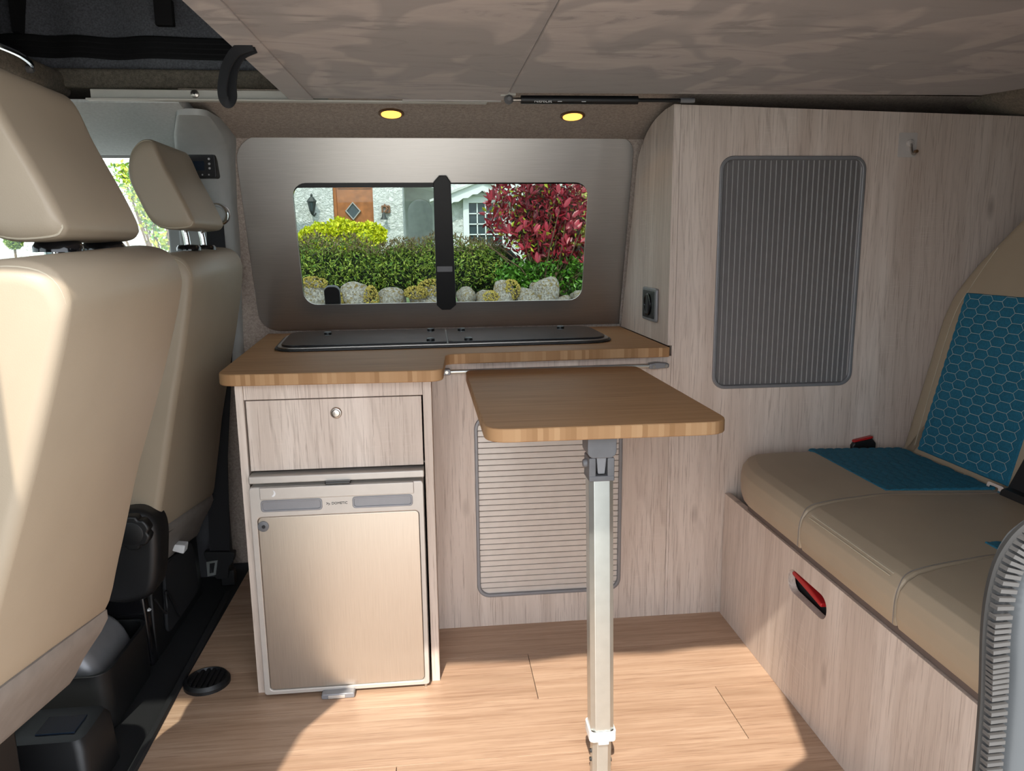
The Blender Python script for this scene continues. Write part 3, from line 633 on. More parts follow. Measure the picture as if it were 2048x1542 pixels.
# ------------------------------------------------------------------ front seats
def front_seat(label, xb, s, y0, hx, hz, knob, w, hw, zb):
    y1 = y0+w; t = thing('front_seat', label, 'car seat', (xb-.35, (y0+y1)/2, 0), 'front seats')
    bxz = lambda z, d: (xb+s*(z-1.0)-d, z)
    P = [bxz(zb+.02, .012), bxz(zb+.09, .004), bxz(.65, 0), bxz(.80, -.004), bxz(.93, .0), bxz(.975, .010), bxz(1.003, .035), bxz(1.012, .075), bxz(1.004, .115), bxz(.975, .14), bxz(.90, .15), bxz(.70, .155), bxz(zb+.12, .165), bxz(zb+.05, .16), bxz(zb+.01, .12), bxz(zb, .06)]
    P = smooth([Vector(p) for p in P], 4)
    def fn(u, v, y):
        k = max(0, (abs(y-(y0+y1)/2)-(w/2-.09))/.09)         # shoulders drop towards the sides
        v -= .06*((y-y0)/w)*max(0, 1-(v-zb)/.2)
        return (u-.012*k*k, y, v-.030*k**3*max(0, min(1, (v-.78)/.2))**2)
    bk = MB().pillow(P, y0, y1, .014, .045, fn, 7).build('backrest', 'leather', t, ang=60)
    for yy, nm in ((y0+.008, 'piping'), (y1-.040, 'piping')):
        ring = inset(P, .0035)
        MB().tube([fn(u, v, yy) for u, v in ring], .0016, 5, closed=True).build(nm, 'stitch', bk)
    # lower fabric skirt under the back
    S_ = [bxz(zb+.03, .014), bxz(zb-.05, .030), bxz(zb-.10, .050), bxz(zb-.10, .12), bxz(zb+.03, .13)]
    MB().pillow(smooth([Vector(p) for p in S_], 4), y0+.012, y1-.03, .008, .015, lambda u, v, y: (u, y, v-.06*(y-y0)/w)).build('back_skirt', 'hardtrim', t, ang=60)
    hm = lambda q: Vector((bxz(zb+.012-.06*q, .010)[0], y0+.012+(w-.05)*q, zb+.012-.06*q))
    MB().tube([hm(q/6) for q in range(7)], .0035, 6).build('hem', 'darkseam', t)
    # headrest
    H = [(-.677, 1.194), (-.668, 1.222), (-.650, 1.242), (-.632, 1.248), (-.615, 1.240), (-.596, 1.190), (-.563, 1.118), (-.545, 1.072), (-.546, 1.058), (-.560, 1.050), (-.608, 1.049), (-.640, 1.068), (-.664, 1.120), (-.678, 1.160)]
    H = smooth([Vector((x+hx, z+hz)) for x, z in H], 5)
    hy0, hy1 = y0+.105, y0+hw
    hr = MB().pillow(H, hy0, hy1, .016, .04, None, 7, True).build('headrest', 'leather', t, ang=60)
    MB().tube([(u, hy0+.0075, v) for u, v in inset(H, .004)], .0014, 5, closed=True).build('piping', 'stitch', hr)
    yc = (hy0+hy1)/2
    for yy in (yc-.055, yc+.075):
        MB().tube([(-.585+hx, yy, .985), (-.588+hx, yy, 1.03), (-.596+hx, yy, 1.075+hz)], .0075, 12).build('headrest_post', 'chrome', t)
        MB().lathe([(.028, 1.000), (.028, 1.007), (.024, 1.013), (.010, 1.015)], (-.585+hx, yy, 0), 'z', 28).build('post_collar', 'blackgloss', t)
    # cushion, pedestal
    C_ = [(xb-.34, .30), (xb-.36, .37), (xb-.42, .40), (xb-.62, .42), (xb-.70, .40), (xb-.71, .33), (xb-.62, .29), (xb-.40, .27)]
    MB().pillow(smooth([Vector(p) for p in C_], 4), y0-.005, y1+.005, .035, .035).build('seat_cushion', 'leather', t, ang=60)
    MB().box(xb-.66, xb-.34, y0+.03, y1-.03, 0, .285).build('pedestal', 'black', t, bev=.015)
    if knob:
        kx, kz = -.682, .385
        K = smooth([Vector(p) for p in ((kx+.030, kz+.032), (kx+.046, kz+.0), (kx+.044, kz-.06), (kx+.030, kz-.14), (kx+.0, kz-.172), (kx-.06, kz-.178), (kx-.10, kz-.15), (kx-.09, kz-.02), (kx-.045, kz+.035), (kx, kz+.046))], 4)
        sc = MB().pillow(K, y0-.045, y0+.03, .02, .005).build('recliner_cover', 'black', t, ang=60)
        pts = []
        for i in range(72):
            a = 2*math.pi*i/72; r = .040-.0055*max(0, math.cos(6*a))**3; pts.append((kx+r*math.cos(a), kz+r*math.sin(a)))
        kn = MB().pillow(pts, y0-.068, y0-.042, .006, .002).build('recliner_knob', 'black', t, ang=50)
        MB().lathe([(.026, y0-.0675), (.026, y0-.0692), (.024, y0-.070)], (kx, 0, kz), 'y', 30).build('knob_cap', 'black', kn)
        MB().prism([(-.690, .250), (-.662, .246), (-.668, .222), (-.697, .232)], y0+.20, y0+.232, XZ).build('foam_tag', 'white', t, bev=.004)
        MB().prism([(-.742, .165), (-.705, .142), (-.742, .136)], y0+.05, y0+.062, XZ).build('fabric_tab', 'white', t, bev=.002)
    return t
front_seat('beige driver seat further from the open door, its headrest in front of the grey pillar', -.505, .21, 1.72, 0, 0, True, .475, .39, .33)
front_seat('beige passenger seat nearest the open door, its side in full sun at the left edge', -.347, .33, .81, .128, -.036, False, .388, .365, .47)
# ------------------------------------------------------------------ black boxes between and beside the seats
ub = thing('storage_bin', 'open black plastic bin on the cab floor behind the recliner cover', 'bin', (-.79, 1.62, 0))
MB().ring([(u, v) for u, v in rrect(-.90, -.70, 1.50, 1.75, .035, 5)], [(u, v) for u, v in rrect(-.892, -.708, 1.508, 1.742, .03, 5)], .002, .135, XY).build('bin_wall', 'black', ub, bev=.002)
MB().prism(rrect(-.893, -.707, 1.507, 1.743, .03, 5), .002, .01, XY).build('bin_base', 'black', ub)
MB().pillow(smooth([Vector(p) for p in ((-.87, .03), (-.73, .03), (-.72, .08), (-.75, .155), (-.81, .19), (-.87, .17))], 4), 1.53, 1.72, .03, .03).build('grey_lining', 'frame', ub, ang=60)
bx_ = thing('floor_box', 'low black plastic box on the rubber mat by the passenger seat pedestal', 'box', (-.70, 1.27, 0))
MB().loft([[(u, v, z) for u, v in rrect(-.82+a, -.655-a, 1.30+a, 1.44-a, .02, 4)] for z, a in ((.0, 0), (.10, .006), (.115, .014), (.118, .03))]).build('shell', 'black', bx_)
MB().box(-.76, -.69, 1.335, 1.39, .1175, .121).build('label_patch', 'screen', bx_, bev=.001)
cb = thing('seat_base_bracket', 'black metal seat bracket with cable under the driver seat', 'bracket', (-.72, 1.95, 0))
MB().prism([(1.78, .0), (2.16, .0), (2.14, .25), (1.98, .31), (1.80, .29)], -.735, -.705, YZ).build('bracket_plate', 'black', cb, bev=.006)
MB().prism(roundpoly([(1.84, .04), (2.10, .04), (2.08, .20), (1.86, .22)], .03), -.705, -.695, YZ).build('cover_plate', 'mat', cb, bev=.004)
MB().tube(smooth([Vector(p) for p in ((-.69, 1.76, .18), (-.68, 1.80, .12), (-.69, 1.84, .16), (-.685, 1.9, .06))], 6, False), .003, 6).build('cable', 'black', cb)
st_ = thing('step_shelf', 'glossy black plastic ledge above the storage bin', 'ledge', (-.80, 1.78, .2))
MB().prism(roundpoly([(-.92, .0), (-.705, .0), (-.715, .205), (-.73, .222), (-.92, .222)], [0, 0, 0, .01, 0]), 1.76, 1.80, XZ).build('ledge', 'blackgloss', st_, bev=.008)
# ------------------------------------------------------------------ floor vent, belt
fv = thing('floor_vent', 'round black heater vent in the floor beside the fridge cabinet', 'vent', (-.556, 1.672, 0))
MB().lathe([(.052, .0), (.052, .008), (.046, .016), (.043, .016), (.041, .010), (.001, .010)], (-.556, 1.672, 0), 'z', 36).build('ring', 'black', fv)
for k in range(6):
    d = -.031+k*.0125; hw = math.sqrt(max(0, .041**2-d*d))
    MB().box(-.556+d-.0035, -.556+d+.0035, 1.672-hw, 1.672+hw, .009, .0155).build('louvre', 'black', fv, bev=.001)
db = thing('driver_seat_belt', 'black seat belt hanging on the wall left of the kitchen cabinet', 'seat belt', (-.655, 2.2, .1))
MB().loft([[(x0, y, z), (x1, y, z), (x1, y+.003, z), (x0, y+.003, z)] for x0, x1, y, z in ((-.62, -.575, 2.20, 1.10), (-.640, -.578, 2.215, .75), (-.680, -.618, 2.208, .40), (-.690, -.632, 2.2, .10))]).build('webbing', 'zip', db)
MB().prism(roundpoly([(-.705, .118), (-.615, .112), (-.618, .088), (-.635, .065), (-.640, .03), (-.675, .03), (-.690, .07), (-.700, .095)], .006, 3), 2.188, 2.212, XZ).build('tongue_grip', 'black', db, bev=.003)
MB().ring([(-.697, .088), (-.664, .092), (-.673, .046), (-.697, .042)], [(-.688, .083), (-.672, .085), (-.679, .053), (-.691, .051)], 2.183, 2.186, XZ).build('tongue', 'leg', db)
MB().box(-.665, -.625, 2.2, 2.23, .0, .05).build('anchor', 'black', db, bev=.004)
# belt guide + heater control on the pillar
bg_ = thing('belt_guide', 'round chrome seat belt guide on the grey pillar behind the driver headrest', 'belt guide', (-.588, 2.19, 1.10))
MB().lathe([(.034, 2.205), (.034, 2.196), (.030, 2.190), (.026, 2.190), (.024, 2.197)], (-.590, 0, 1.098), 'y', 30).build('ring', 'chrome', bg_)
MB().lathe([(.0245, 2.198), (.020, 2.193)], (-.590, 0, 1.098), 'y', 24).build('hub', 'greytrim', bg_)
hc = thing('heater_controller', 'black digital heater controller on the grey pillar', 'controller', (-.617, 2.17, 1.228))
MB().prism(rrect(-.638, -.566, 1.190, 1.253, .007, 4), 2.138, 2.185, XZ).build('case', 'black', hc, bev=.004)
MB().prism(rrect(-.631, -.596, 1.209, 1.233, .002, 3), 2.1365, 2.139, XZ).build('display', 'screen', hc)
for z in (1.2385, 1.226, 1.2145): MB().lathe([(.0032, 2.1382), (.0028, 2.136)], (-.583, 0, z), 'y', 12).build('button', 'icon', hc)
for x in (-.620, -.603, -.586): MB().lathe([(.0022, 2.1382), (.0018, 2.1365)], (x, 0, 1.198), 'y', 10).build('button', 'icon', hc)
# ------------------------------------------------------------------ bed boards, strut, rail, strap
b1 = thing('bed_board', 'taupe suede bed board overhead, left one with the black strap loop', 'bed board', (-.07, 1.4, 1.34), 'suede bed boards overhead')
MB().prism(roundpoly([(-.345, .62), (.1945, .62), (.1815, 1.868), (-.318, 1.858)], [.02, .01, .02, .01]), 1.342, 1.362, XY).build('board', 'suede', b1, bev=.004)
MB().prism([(-.345, .62), (-.295, .62), (-.262, 1.856), (-.318, 1.856)], 1.339, 1.342, XY).build('edge_hem', 'suede', b1, bev=.001)
MB().box(-.06, .172, 1.862, 1.874, 1.3395, 1.345).build('edge_bar', 'nickel', b1)
b2 = thing('bed_board', 'taupe suede bed board overhead, wide right one with rounded corner', 'bed board', (.75, 1.4, 1.34), 'suede bed boards overhead')
arc = [(1.36-.50+.50*math.sin(a), 1.52-.50*math.cos(a)) for a in (math.radians(k*9) for k in range(11))]
MB().prism([(.1955, .62), (.62, .70)]+[(.80, 1.05)]+arc[2:]+[(1.37, 1.62), (1.30, 1.745), (.1825, 1.772)], 1.3405, 1.362, XY).build('board', 'suede', b2, bev=.004)
gs = thing('gas_strut', 'black gas strut lying under the far edge of the bed board', 'gas strut', (.35, 1.80, 1.335))
yS = 1.80
MB().tube([(.212, yS, 1.3325), (.486, yS, 1.3335)], .0095, 16).build('cylinder', 'black', gs)
MB().tube([(.48, yS, 1.3335), (.600, yS, 1.334)], .0045, 10).build('rod', 'black', gs)
MB().tube([(.588, yS, 1.334), (.622, yS, 1.334)], .006, 10).build('rod_end', 'frame', gs)
MB().tube([(.192, yS, 1.3325), (.213, yS, 1.3325)], .0045, 10).build('stud', 'nickel', gs)
MB().lathe([(.0045, yS-.012), (.0095, yS-.007), (.011, yS), (.0095, yS+.007)], (.184, 0, 1.3325), 'y', 18).build('ball_joint', 'hinge', gs)
MB().box(.165, .20, yS-.006, yS+.006, 1.3405, 1.352).build('bracket', 'cream', gs, bev=.001)
textmesh('NitroLift', .0115, lambda u, v, d: (.262+u, yS-.0083-d, 1.3277+v*.75), 'lettering', 'printw', gs)
for k, (a, b) in enumerate(((.296, .306), (.296, .345), (.352, .362))): MB().box(a, b, yS-.0086, yS-.0078, 1.3272+.0022*(k % 2), 1.3284+.0022*(k % 2)).build('small_print', 'printw', gs)
ra = thing('roof_rail', 'cream painted metal rail along the roof opening, left of the bed board', 'rail', (-.53, 1.9, 1.35))
MB().prism([(1.898, 1.3445), (1.898, 1.3655), (1.901, 1.3665), (1.906, 1.3655), (1.906, 1.3445)], -.768, -.235, lambda u, v, d: (d, u, v)).build('web', 'cream', ra, bev=.001)
MB().box(-.775, .14, 1.885, 1.906, 1.340, 1.3445).build('flange', 'cream', ra, bev=.001)
MB().lathe([(.0095, 1.8982), (.0088, 1.8945), (.004, 1.892)], (-.537, 0, 1.3565), 'y', 20).build('screw', 'nickel', ra)
MB().lathe([(.0025, 1.8922), (.0015, 1.8915)], (-.537, 0, 1.3565), 'y', 8).build('screw_socket', 'black', ra)
for x in (-.315, -.302): MB().lathe([(.0035, 1.8982), (.0025, 1.895)], (x, 0, 1.349), 'y', 10).build('rivet', 'nickel', ra)
def strap(pts, w): 
    P = smooth([Vector(p) for p in pts], 7, False); rings = []
    for i, p in enumerate(P):
        p = Vector(p); t = (Vector(P[min(i+1, len(P)-1)])-Vector(P[max(i-1, 0)])).normalized(); n = Vector((.45, .85, .1)); n = (n-t*n.dot(t)).normalized(); e = t.cross(n)
        rings.append([p+e*w-n*.0012, p+e*w+n*.0012, p-e*w+n*.0012, p-e*w-n*.0012])
    return MB().loft(rings)
sr = thing('strap_loop', 'black webbing strap loop hanging from the left bed board', 'strap', (-.31, 1.39, 1.34))
strap([(-.292, 1.385, 1.3395), (-.318, 1.385, 1.330), (-.337, 1.385, 1.305), (-.346, 1.387, 1.275), (-.347, 1.389, 1.256), (-.340, 1.390, 1.248), (-.333, 1.392, 1.256), (-.332, 1.394, 1.280), (-.326, 1.396, 1.308), (-.312, 1.396, 1.328), (-.290, 1.396, 1.3385)], .0095).build('webbing', 'zip', sr)
gh = thing('grab_handle', 'small chrome-tipped catch on the carpeted cab roof lining', 'catch', (-.87, 1.75, 1.40))
MB().tube(smooth([Vector(p) for p in ((-.862, 1.70, 1.412), (-.858, 1.78, 1.412), (-.860, 1.835, 1.405), (-.868, 1.85, 1.398))], 5, False), .006, 8).build('bar', 'chrome', gh)
MB().lathe([(.009, -.878), (.009, -.866), (.006, -.862)], (0, 1.85, 1.397), 'x', 14).build('foot', 'hinge', gh)
# ------------------------------------------------------------------ spotlights
def spot(x, y, label):
    z = 1.306+.2*(2.208-y); t = thing('spotlight', label, 'spotlight', (x, y, z), 'recessed LED spotlights')
    n = Vector((0, -.2, -1)).normalized(); e1 = Vector((1, 0, 0)); e2 = n.cross(e1)
    def disc(prof, N=28): return [[Vector((x, y, z))+n*h+r*(math.cos(2*math.pi*j/N)*e1+math.sin(2*math.pi*j/N)*e2) for j in range(N)] for r, h in prof]
    MB().loft(disc([(.033, -.001), (.033, .003), (.029, .005), (.026, .003)])).build('bezel', 'bronze', t)
    MB().loft(disc([(.0255, .0032), (.0255, .005), (.018, .0062), (.003, .0065)])).build('lens', 'lamp', t)
    for k in range(9):
        a = k*2*math.pi/8; r = 0 if k == 8 else .0155; c = Vector((x, y, z))+n*.0062+r*(math.cos(a)*e1+math.sin(a)*e2)
        MB().loft([[c+n*h+q*(math.cos(b)*e1+math.sin(b)*e2) for b in (m*math.pi/3 for m in range(6))] for q, h in ((.0022, 0), (.0014, .001))]).build('led', 'lamp', t)
    L = bpy.data.lights.new('spotlight_glow', 'SPOT'); L.energy = .22; L.color = (1, .62, .25); L.spot_size = 2.4; L.shadow_soft_size = .02
    lo = bpy.data.objects.new('spotlight_glow', L); COL.objects.link(lo); lo.parent = t; lo.location = n*.012; lo.rotation_euler = (-n).to_track_quat('Z', 'Y').to_euler()
spot(-.095, 2.035, 'amber recessed spotlight above the left half of the window')
spot(.377, 2.043, 'amber recessed spotlight near the tall cabinet, under the gas strut')
# ------------------------------------------------------------------ garden wall
sw = thing('stone_wall', 'low garden wall of rounded mossy stones outside the window', 'wall', (0, 8.0, -.5))
MB().box(-7, 4, 7.95, 8.3, -.5, .36).build('wall_core', 'soil', sw)
def stone_mesh(seed):
    bm = bmesh.new(); bmesh.ops.create_icosphere(bm, subdivisions=3, radius=1)
    for v in bm.verts:
        c = v.co; n = noise.noise(c*1.1+Vector((seed*7.1, 0, 3)))*.32+noise.noise(c*2.7+Vector((seed*3.3, 5, 0)))*.10
        q = Vector([math.copysign(abs(a)**.72, a) for a in c]); v.co = q*(1+n)*.9
    me = bpy.data.meshes.new('stone'); bm.to_mesh(me); bm.free(); me.materials.append(M['stone'])
    me.polygons.foreach_set('use_smooth', [True]*len(me.polygons)); return me
sm_ = [stone_mesh(k) for k in range(6)]
rnd = random.Random(3)
def stone_at(x, z, w, h, k):
    o = bpy.data.objects.new('stone', sm_[k % 6]); COL.objects.link(o); o.parent = sw
    o.location = Vector((x, 7.93+rnd.uniform(-.04, .05), z))-Vector(sw.location); o.scale = (w, .17, h); o.rotation_euler = (rnd.uniform(-.2, .2), rnd.uniform(-.2, .2), rnd.uniform(-.3, .3))
x = -3.2; k = 0
tops = [(-1.25, .52, .20, .19), (-.80, .50, .155, .17), (-.44, .48, .17, .12), (-.02+.0, .47, .24, .14), (.33, .48, .10, .11), (.55, .46, .11, .10), (.73, .50, .13, .18), (.98, .46, .15, .12), (1.17, .51, .17, .18), (1.38, .42, .11, .06), (1.57, .46, .14, .08), (-1.62, .48, .2, .14), (-2.0, .5, .2, .16), (1.85, .46, .15, .12), (2.1, .5, .16, .14)]
for i, (x, z, w, h) in enumerate(tops): stone_at(x, z, w, h, i)
for row, z in enumerate((.27, .06, -.15)):
    x = -2.2+.1*row
    while x < 2.3:
        w = rnd.uniform(.13, .2); stone_at(x+w, z+rnd.uniform(-.02, .02), w, .12, int(x*10)+row); x += 2*w-.02
# moss cushions
for i, (x, z, w, h) in enumerate(((-1.22, .66, .14, .06), (-.64, .50, .07, .12), (.0, .60, .16, .08), (-.18, .55, .12, .06), (.60, .48, .09, .07), (.80, .56, .09, .10), (-.98, .44, .06, .13))):
    mb = MB()
    for q in range(420):
        d = Vector((rnd.gauss(0, 1), rnd.gauss(0, 1), rnd.gauss(0, 1))).normalized(); c = Vector((x+d.x*w, 7.83+d.y*.08, z+d.z*h)); s_ = rnd.uniform(.006, .014)
        a = d.orthogonal().normalized(); b = d.cross(a); mb.add([c-a*s_, c+b*s_, c+a*s_, c-b*s_, c+d*s_*1.4], [(0, 1, 4), (1, 2, 4), (2, 3, 4), (3, 0, 4)])
    mb.build('moss', 'moss', sw, smooth=False, kind='stuff')
# ------------------------------------------------------------------ planting
def leaves(n, pos, size, asp=.35, fold=.25, up=.3, rng=None, face=0):
    mb = MB(); rng = rng or rnd
    for _ in range(n):
        p = Vector(pos(rng)); L = rng.uniform(*size)
        d = Vector((rng.gauss(0, 1), rng.gauss(0, 1)-face, rng.gauss(0, 1)+up)).normalized(); s = d.orthogonal().normalized()
        s.rotate(Matrix.Rotation(rng.uniform(0, 6.28), 3, d)); nn = d.cross(s)
        mb.add([p, p+d*L*.5+s*L*asp*.5+nn*L*fold*.3, p+d*L, p+d*L*.5-s*L*asp*.5+nn*L*fold*.3, p+d*L*.5], [(0, 1, 4), (1, 2, 4), (2, 3, 4), (3, 0, 4)])
    return mb
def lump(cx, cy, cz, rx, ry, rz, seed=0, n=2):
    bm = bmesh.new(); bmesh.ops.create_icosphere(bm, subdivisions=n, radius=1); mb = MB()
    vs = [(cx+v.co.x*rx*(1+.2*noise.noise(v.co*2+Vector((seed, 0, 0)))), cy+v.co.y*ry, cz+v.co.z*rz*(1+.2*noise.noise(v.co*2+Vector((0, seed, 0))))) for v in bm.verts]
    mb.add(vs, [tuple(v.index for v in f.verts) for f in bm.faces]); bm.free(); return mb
hd_ = thing('hedge', 'loose green hedge with bronze shoot tips along the top of the stone wall', 'hedge', (-.4, 8.6, .4))
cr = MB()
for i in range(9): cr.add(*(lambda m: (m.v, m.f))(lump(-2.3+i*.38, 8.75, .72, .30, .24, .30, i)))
cr.build('shaded_twig_core', 'core', hd_, kind='stuff')  # twig lumps coloured near-black to stand for the shade inside the hedge
def hp(rng, zlo=.50, zhi=1.06):
    x = rng.uniform(-2.6, .82); t = rng.random(); z = zlo+(zhi-zlo)*t**.8+.05*math.sin(x*5+1)*t+.03*math.sin(x*13)
    y = 8.42+.16*abs(2*t-.9)**2+rng.uniform(-.05, .22)
    return (x, y, z)
leaves(13000, hp, (.03, .065), .32, .3, .5, face=.5).build('foliage', 'hedge', hd_, smooth=False, kind='stuff')
leaves(3200, lambda r: hp(r, .90, 1.11), (.03, .07), .25, .3, 1.3, face=.2).build('shoot_tips', 'hedgetip', hd_, smooth=False, kind='stuff')
gb = thing('green_shrub', 'small bright green leafy shrub between the hedge and the red bush', 'shrub', (.9, 8.25, .4))
leaves(1500, lambda r: (r.gauss(.92, .10), r.uniform(8.15, 8.5), r.gauss(.66, .07)), (.04, .085), .4, .3, .3, face=.6).build('foliage', 'greenleaf', gb, smooth=False, kind='stuff')
yb = thing('yellow_shrub', 'bright yellow-green domed shrub below the wooden house door', 'shrub', (-1.25, 10.5, .35))
for i, (cx, w) in enumerate(((-1.5, .3), (-1.2, .36), (-.92, .28))): lump(cx, 10.7, 1.06, w*.8, .3, .22, i).build('inner_twigs', 'hedge', yb)
ys = MB()
for q in range(7): ys.tube([(-1.25+.1*(q-3), 10.7, .3), (-1.25+.16*(q-3), 10.65, 1.0)], [.02, .01], 5)
ys.build('stems', 'twig', yb, kind='stuff')
def yp(r):
    x = r.uniform(-1.84, -.64); k = (x+1.24)/.6; t = r.random(); top = 1.385-.13*k*k+.03*math.sin(x*14)-(.05 if x < -1.6 else 0); lo = .98+.16*max(0, k*k-.3)
    return (x, 10.38+.3*(1-t)**.5*0+.5*abs(k)**3*.3+r.uniform(-.05, .2)+.25*t*t, lo+(top-lo)*t)
leaves(5200, yp, (.03, .06), .75, .3, .5, face=.9).build('foliage', 'yellow', yb, smooth=False, kind='stuff')
rbu = thing('red_shrub', 'tall shrub with glossy dark red leaves in front of the house window', 'shrub', (1.3, 8.3, .35))
br = MB(); tips = []
for i in range(34):
    a = rnd.uniform(-1.05, 1.15); hgt = rnd.uniform(.55, 1.35); base = Vector((1.25+rnd.uniform(-.12, .12), 8.35+rnd.uniform(-.1, .1), .4))
    tip = base+Vector((math.sin(a)*hgt*.62, rnd.uniform(-.28, .2), math.cos(a)*hgt)); mid = (base+tip)/2+Vector((rnd.uniform(-.06, .06), 0, .06))
    br.tube([base, mid, tip], [.012, .008, .004], 5)
br.build('branches', 'twig', rbu, kind='stuff')
lm = bpy.data.meshes.new('leaf'); L_ = .115; prof = [(0, 0), (.25, .30), (.55, .40), (.85, .22), (1, 0)]
vs = []; fs = []
for t, w in prof: vs += [(t*L_, w*L_*.52, .16*w*L_), (t*L_, 0, -.02*t*L_), (t*L_, -w*L_*.52, .16*w*L_)]
for i in range(4): fs += [(3*i, 3*i+1, 3*i+4, 3*i+3), (3*i+1, 3*i+2, 3*i+5, 3*i+4)]
lm.from_pydata(vs, [], fs); lm.materials.append(M['redleaf']); lm.polygons.foreach_set('use_smooth', [True]*len(lm.polygons))
cnt = 0
def in_red(x, z): 
    return ((x-1.25)/.66)**2+((z-1.38)/.52)**2 < 1 or (x > .95 and x < 1.95 and .80 < z < 1.3 and x-.95 > (1.1-z)*.6)
while cnt < 290:
    # whorls of 3-5 leaves at shoot ends
    x, z = rnd.uniform(.5, 2.0), rnd.uniform(.80, 1.95)
    if not in_red(x, z): continue
    c = Vector((x, 8.12+rnd.uniform(-.12, .22), z)); ax = Vector(((x-1.25)*.6+rnd.uniform(-.5, .5), -.5+rnd.uniform(-.3, .2), .75)).normalized()
    for q in range(rnd.randint(3, 5)):
        if cnt >= 290: break
        u = ax.orthogonal().normalized(); u.rotate(Matrix.Rotation(q*2.1+rnd.uniform(0, 1), 3, ax)); d = (ax*.75+u*.65).normalized()
        y_ = d.cross(ax).normalized(); zz = d.cross(y_); o = bpy.data.objects.new('leaf', lm); COL.objects.link(o); o.parent = rbu
        m = Matrix((d, y_, zz)).transposed().to_4x4(); o.matrix_basis = Matrix.Translation(c-Vector(rbu.location)) @ m @ Matrix.Scale(rnd.uniform(.7, 1.15), 4); cnt += 1
def rp(r):
    while True:
        x, z = r.uniform(.5, 2.0), r.uniform(.8, 1.95)
        if in_red(x, z): return (x, r.uniform(8.15, 8.6), z)
leaves(2600, rp, (.05, .11), .38, .3, .6, face=.3).build('small_red_leaves', 'redleaf', rbu, smooth=False, kind='stuff')
leaves(420, rp, (.05, .10), .42, .3, .3, face=.3).build('old_yellow_leaves', 'limeleaf', rbu, smooth=False, kind='stuff')
leaves(2600, lambda r: (r.uniform(1.02, 2.1), r.uniform(8.15, 8.6), r.uniform(.48, .86)), (.045, .09), .45, .3, .2, face=.4).build('green_leaves', 'greenleaf', rbu, smooth=False, kind='stuff')
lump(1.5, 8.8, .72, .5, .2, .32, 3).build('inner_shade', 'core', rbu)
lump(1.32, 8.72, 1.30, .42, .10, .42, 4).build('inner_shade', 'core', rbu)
vb = thing('variegated_shrub', 'cream and green variegated shrub behind the red bush', 'shrub', (2.3, 9.6, .35))
leaves(3000, lambda r: (r.gauss(2.1, .22), r.uniform(9.3, 9.9), r.uniform(.9, 2.05)), (.05, .09), .5, .3, .4, face=.5).build('foliage', 'variegated', vb, smooth=False, kind='stuff')
vs_ = MB()
for q in range(6): vs_.tube([(2.1+.06*(q-2.5), 9.75, .3), (2.1+.12*(q-2.5), 9.7, 1.2)], [.02, .01], 5)
vs_.build('stems', 'twig', vb, kind='stuff')
lump(2.2, 9.8, 1.3, .4, .3, .6, 5).build('inner_shade', 'hedge', vb)
# ------------------------------------------------------------------ house (distances as on the ground: front wall 18 m from the van door)
H = lambda x14, z14: (x14*18/14, 1+(z14-1)*18/14)      # sizes taken on a 14 m survey, set out at 18 m
hs = thing('house', 'white rendered cottage with arched porch across the garden', 'house', (-1, 18, .35))
MB().box(-8.2, -2.235, 18, 18.4, .35, 5).build('front_wall', 'stucco', hs)
MB().box(-1.33, -.66, 18, 20.6, .35, 5).build('front_wall', 'stucco', hs)
MB().box(-2.235, -1.33, 18, 18.4, 2.62, 5).build('lintel', 'stucco', hs)
pw = MB().prism([(-.66, .35), (-.66, 3.2), (.6, 3.2), (.6, .35), (.02, .35), (.02, 1.9)]+[(-.30+.32*math.cos(a), 1.95+.32*math.sin(a)) for a in (math.radians(9*k) for k in range(1, 20))]+[(-.62, .35)], 20.2, 20.6, XZ); pw.build('porch_wall', 'greywall', hs)
MB().box(-.66, .7, 20.9, 21.0, .35, 3).build('porch_back', 'greywall', hs)
MB().prism([(-.9, 2.62), (.5, 2.36), (.5, 2.50), (-.2, 2.66), (-.9, 2.9)], 19.0, 20.2, XZ).build('porch_eave', 'pvc', hs)
MB().box(.2, 4.6, 17.2, 17.5, .35, 4.5).build('bay_wall', 'stucco', hs)
dr_ = thing('house_door', 'orange-brown wooden house door with a diamond pane', 'door', (-1.78, 18.1, .35))
MB().box(-2.235, -1.33, 18.08, 18.14, .35, 2.62).build('door_leaf', 'door', dr_)
MB().box(-2.235, -2.16, 18.04, 18.10, .35, 2.62).build('door_frame', 'door', dr_, bev=.01)
MB().box(-2.12, -1.37, 18.055, 18.09, 2.36, 2.42).build('door_rail', 'door', dr_, bev=.01)
cx, cz = H(-1.40, 1.665); 
MB().ring([(cx, cz+.215), (cx-.185, cz), (cx, cz-.215), (cx+.185, cz)], [(cx, cz+.165), (cx-.14, cz), (cx, cz-.165), (cx+.14, cz)], 18.03, 18.09, XZ).build('pane_frame', 'nickel', dr_, bev=.01)
MB().prism([(cx, cz+.17), (cx-.145, cz), (cx, cz-.17), (cx+.145, cz)], 18.06, 18.085, XZ).build('pane', 'pane', dr_)
lx, lz = H(-2.09, 1.78)
ln_ = thing('wall_lantern', 'black coach lantern on the white wall left of the house door', 'lantern', (lx, 17.9, lz))
MB().lathe([(.05, -.16), (.09, .05), (.0901, .055)], (lx, 17.82, lz), 'z', 6).build('glass_body', 'pane', ln_, smooth=False)
for k in range(6):
    a = k*math.pi/3; MB().tube([(lx+.05*math.cos(a), 17.82+.05*math.sin(a), lz-.16), (lx+.092*math.cos(a), 17.82+.092*math.sin(a), lz+.055)], .008, 5).build('cage_bar', 'lantern', ln_)
MB().lathe([(.12, .055), (.10, .08), (.05, .15), (.025, .17), (.03, .20), (.004, .24)], (lx, 17.82, lz), 'z', 6).build('roof', 'lantern', ln_, smooth=False)
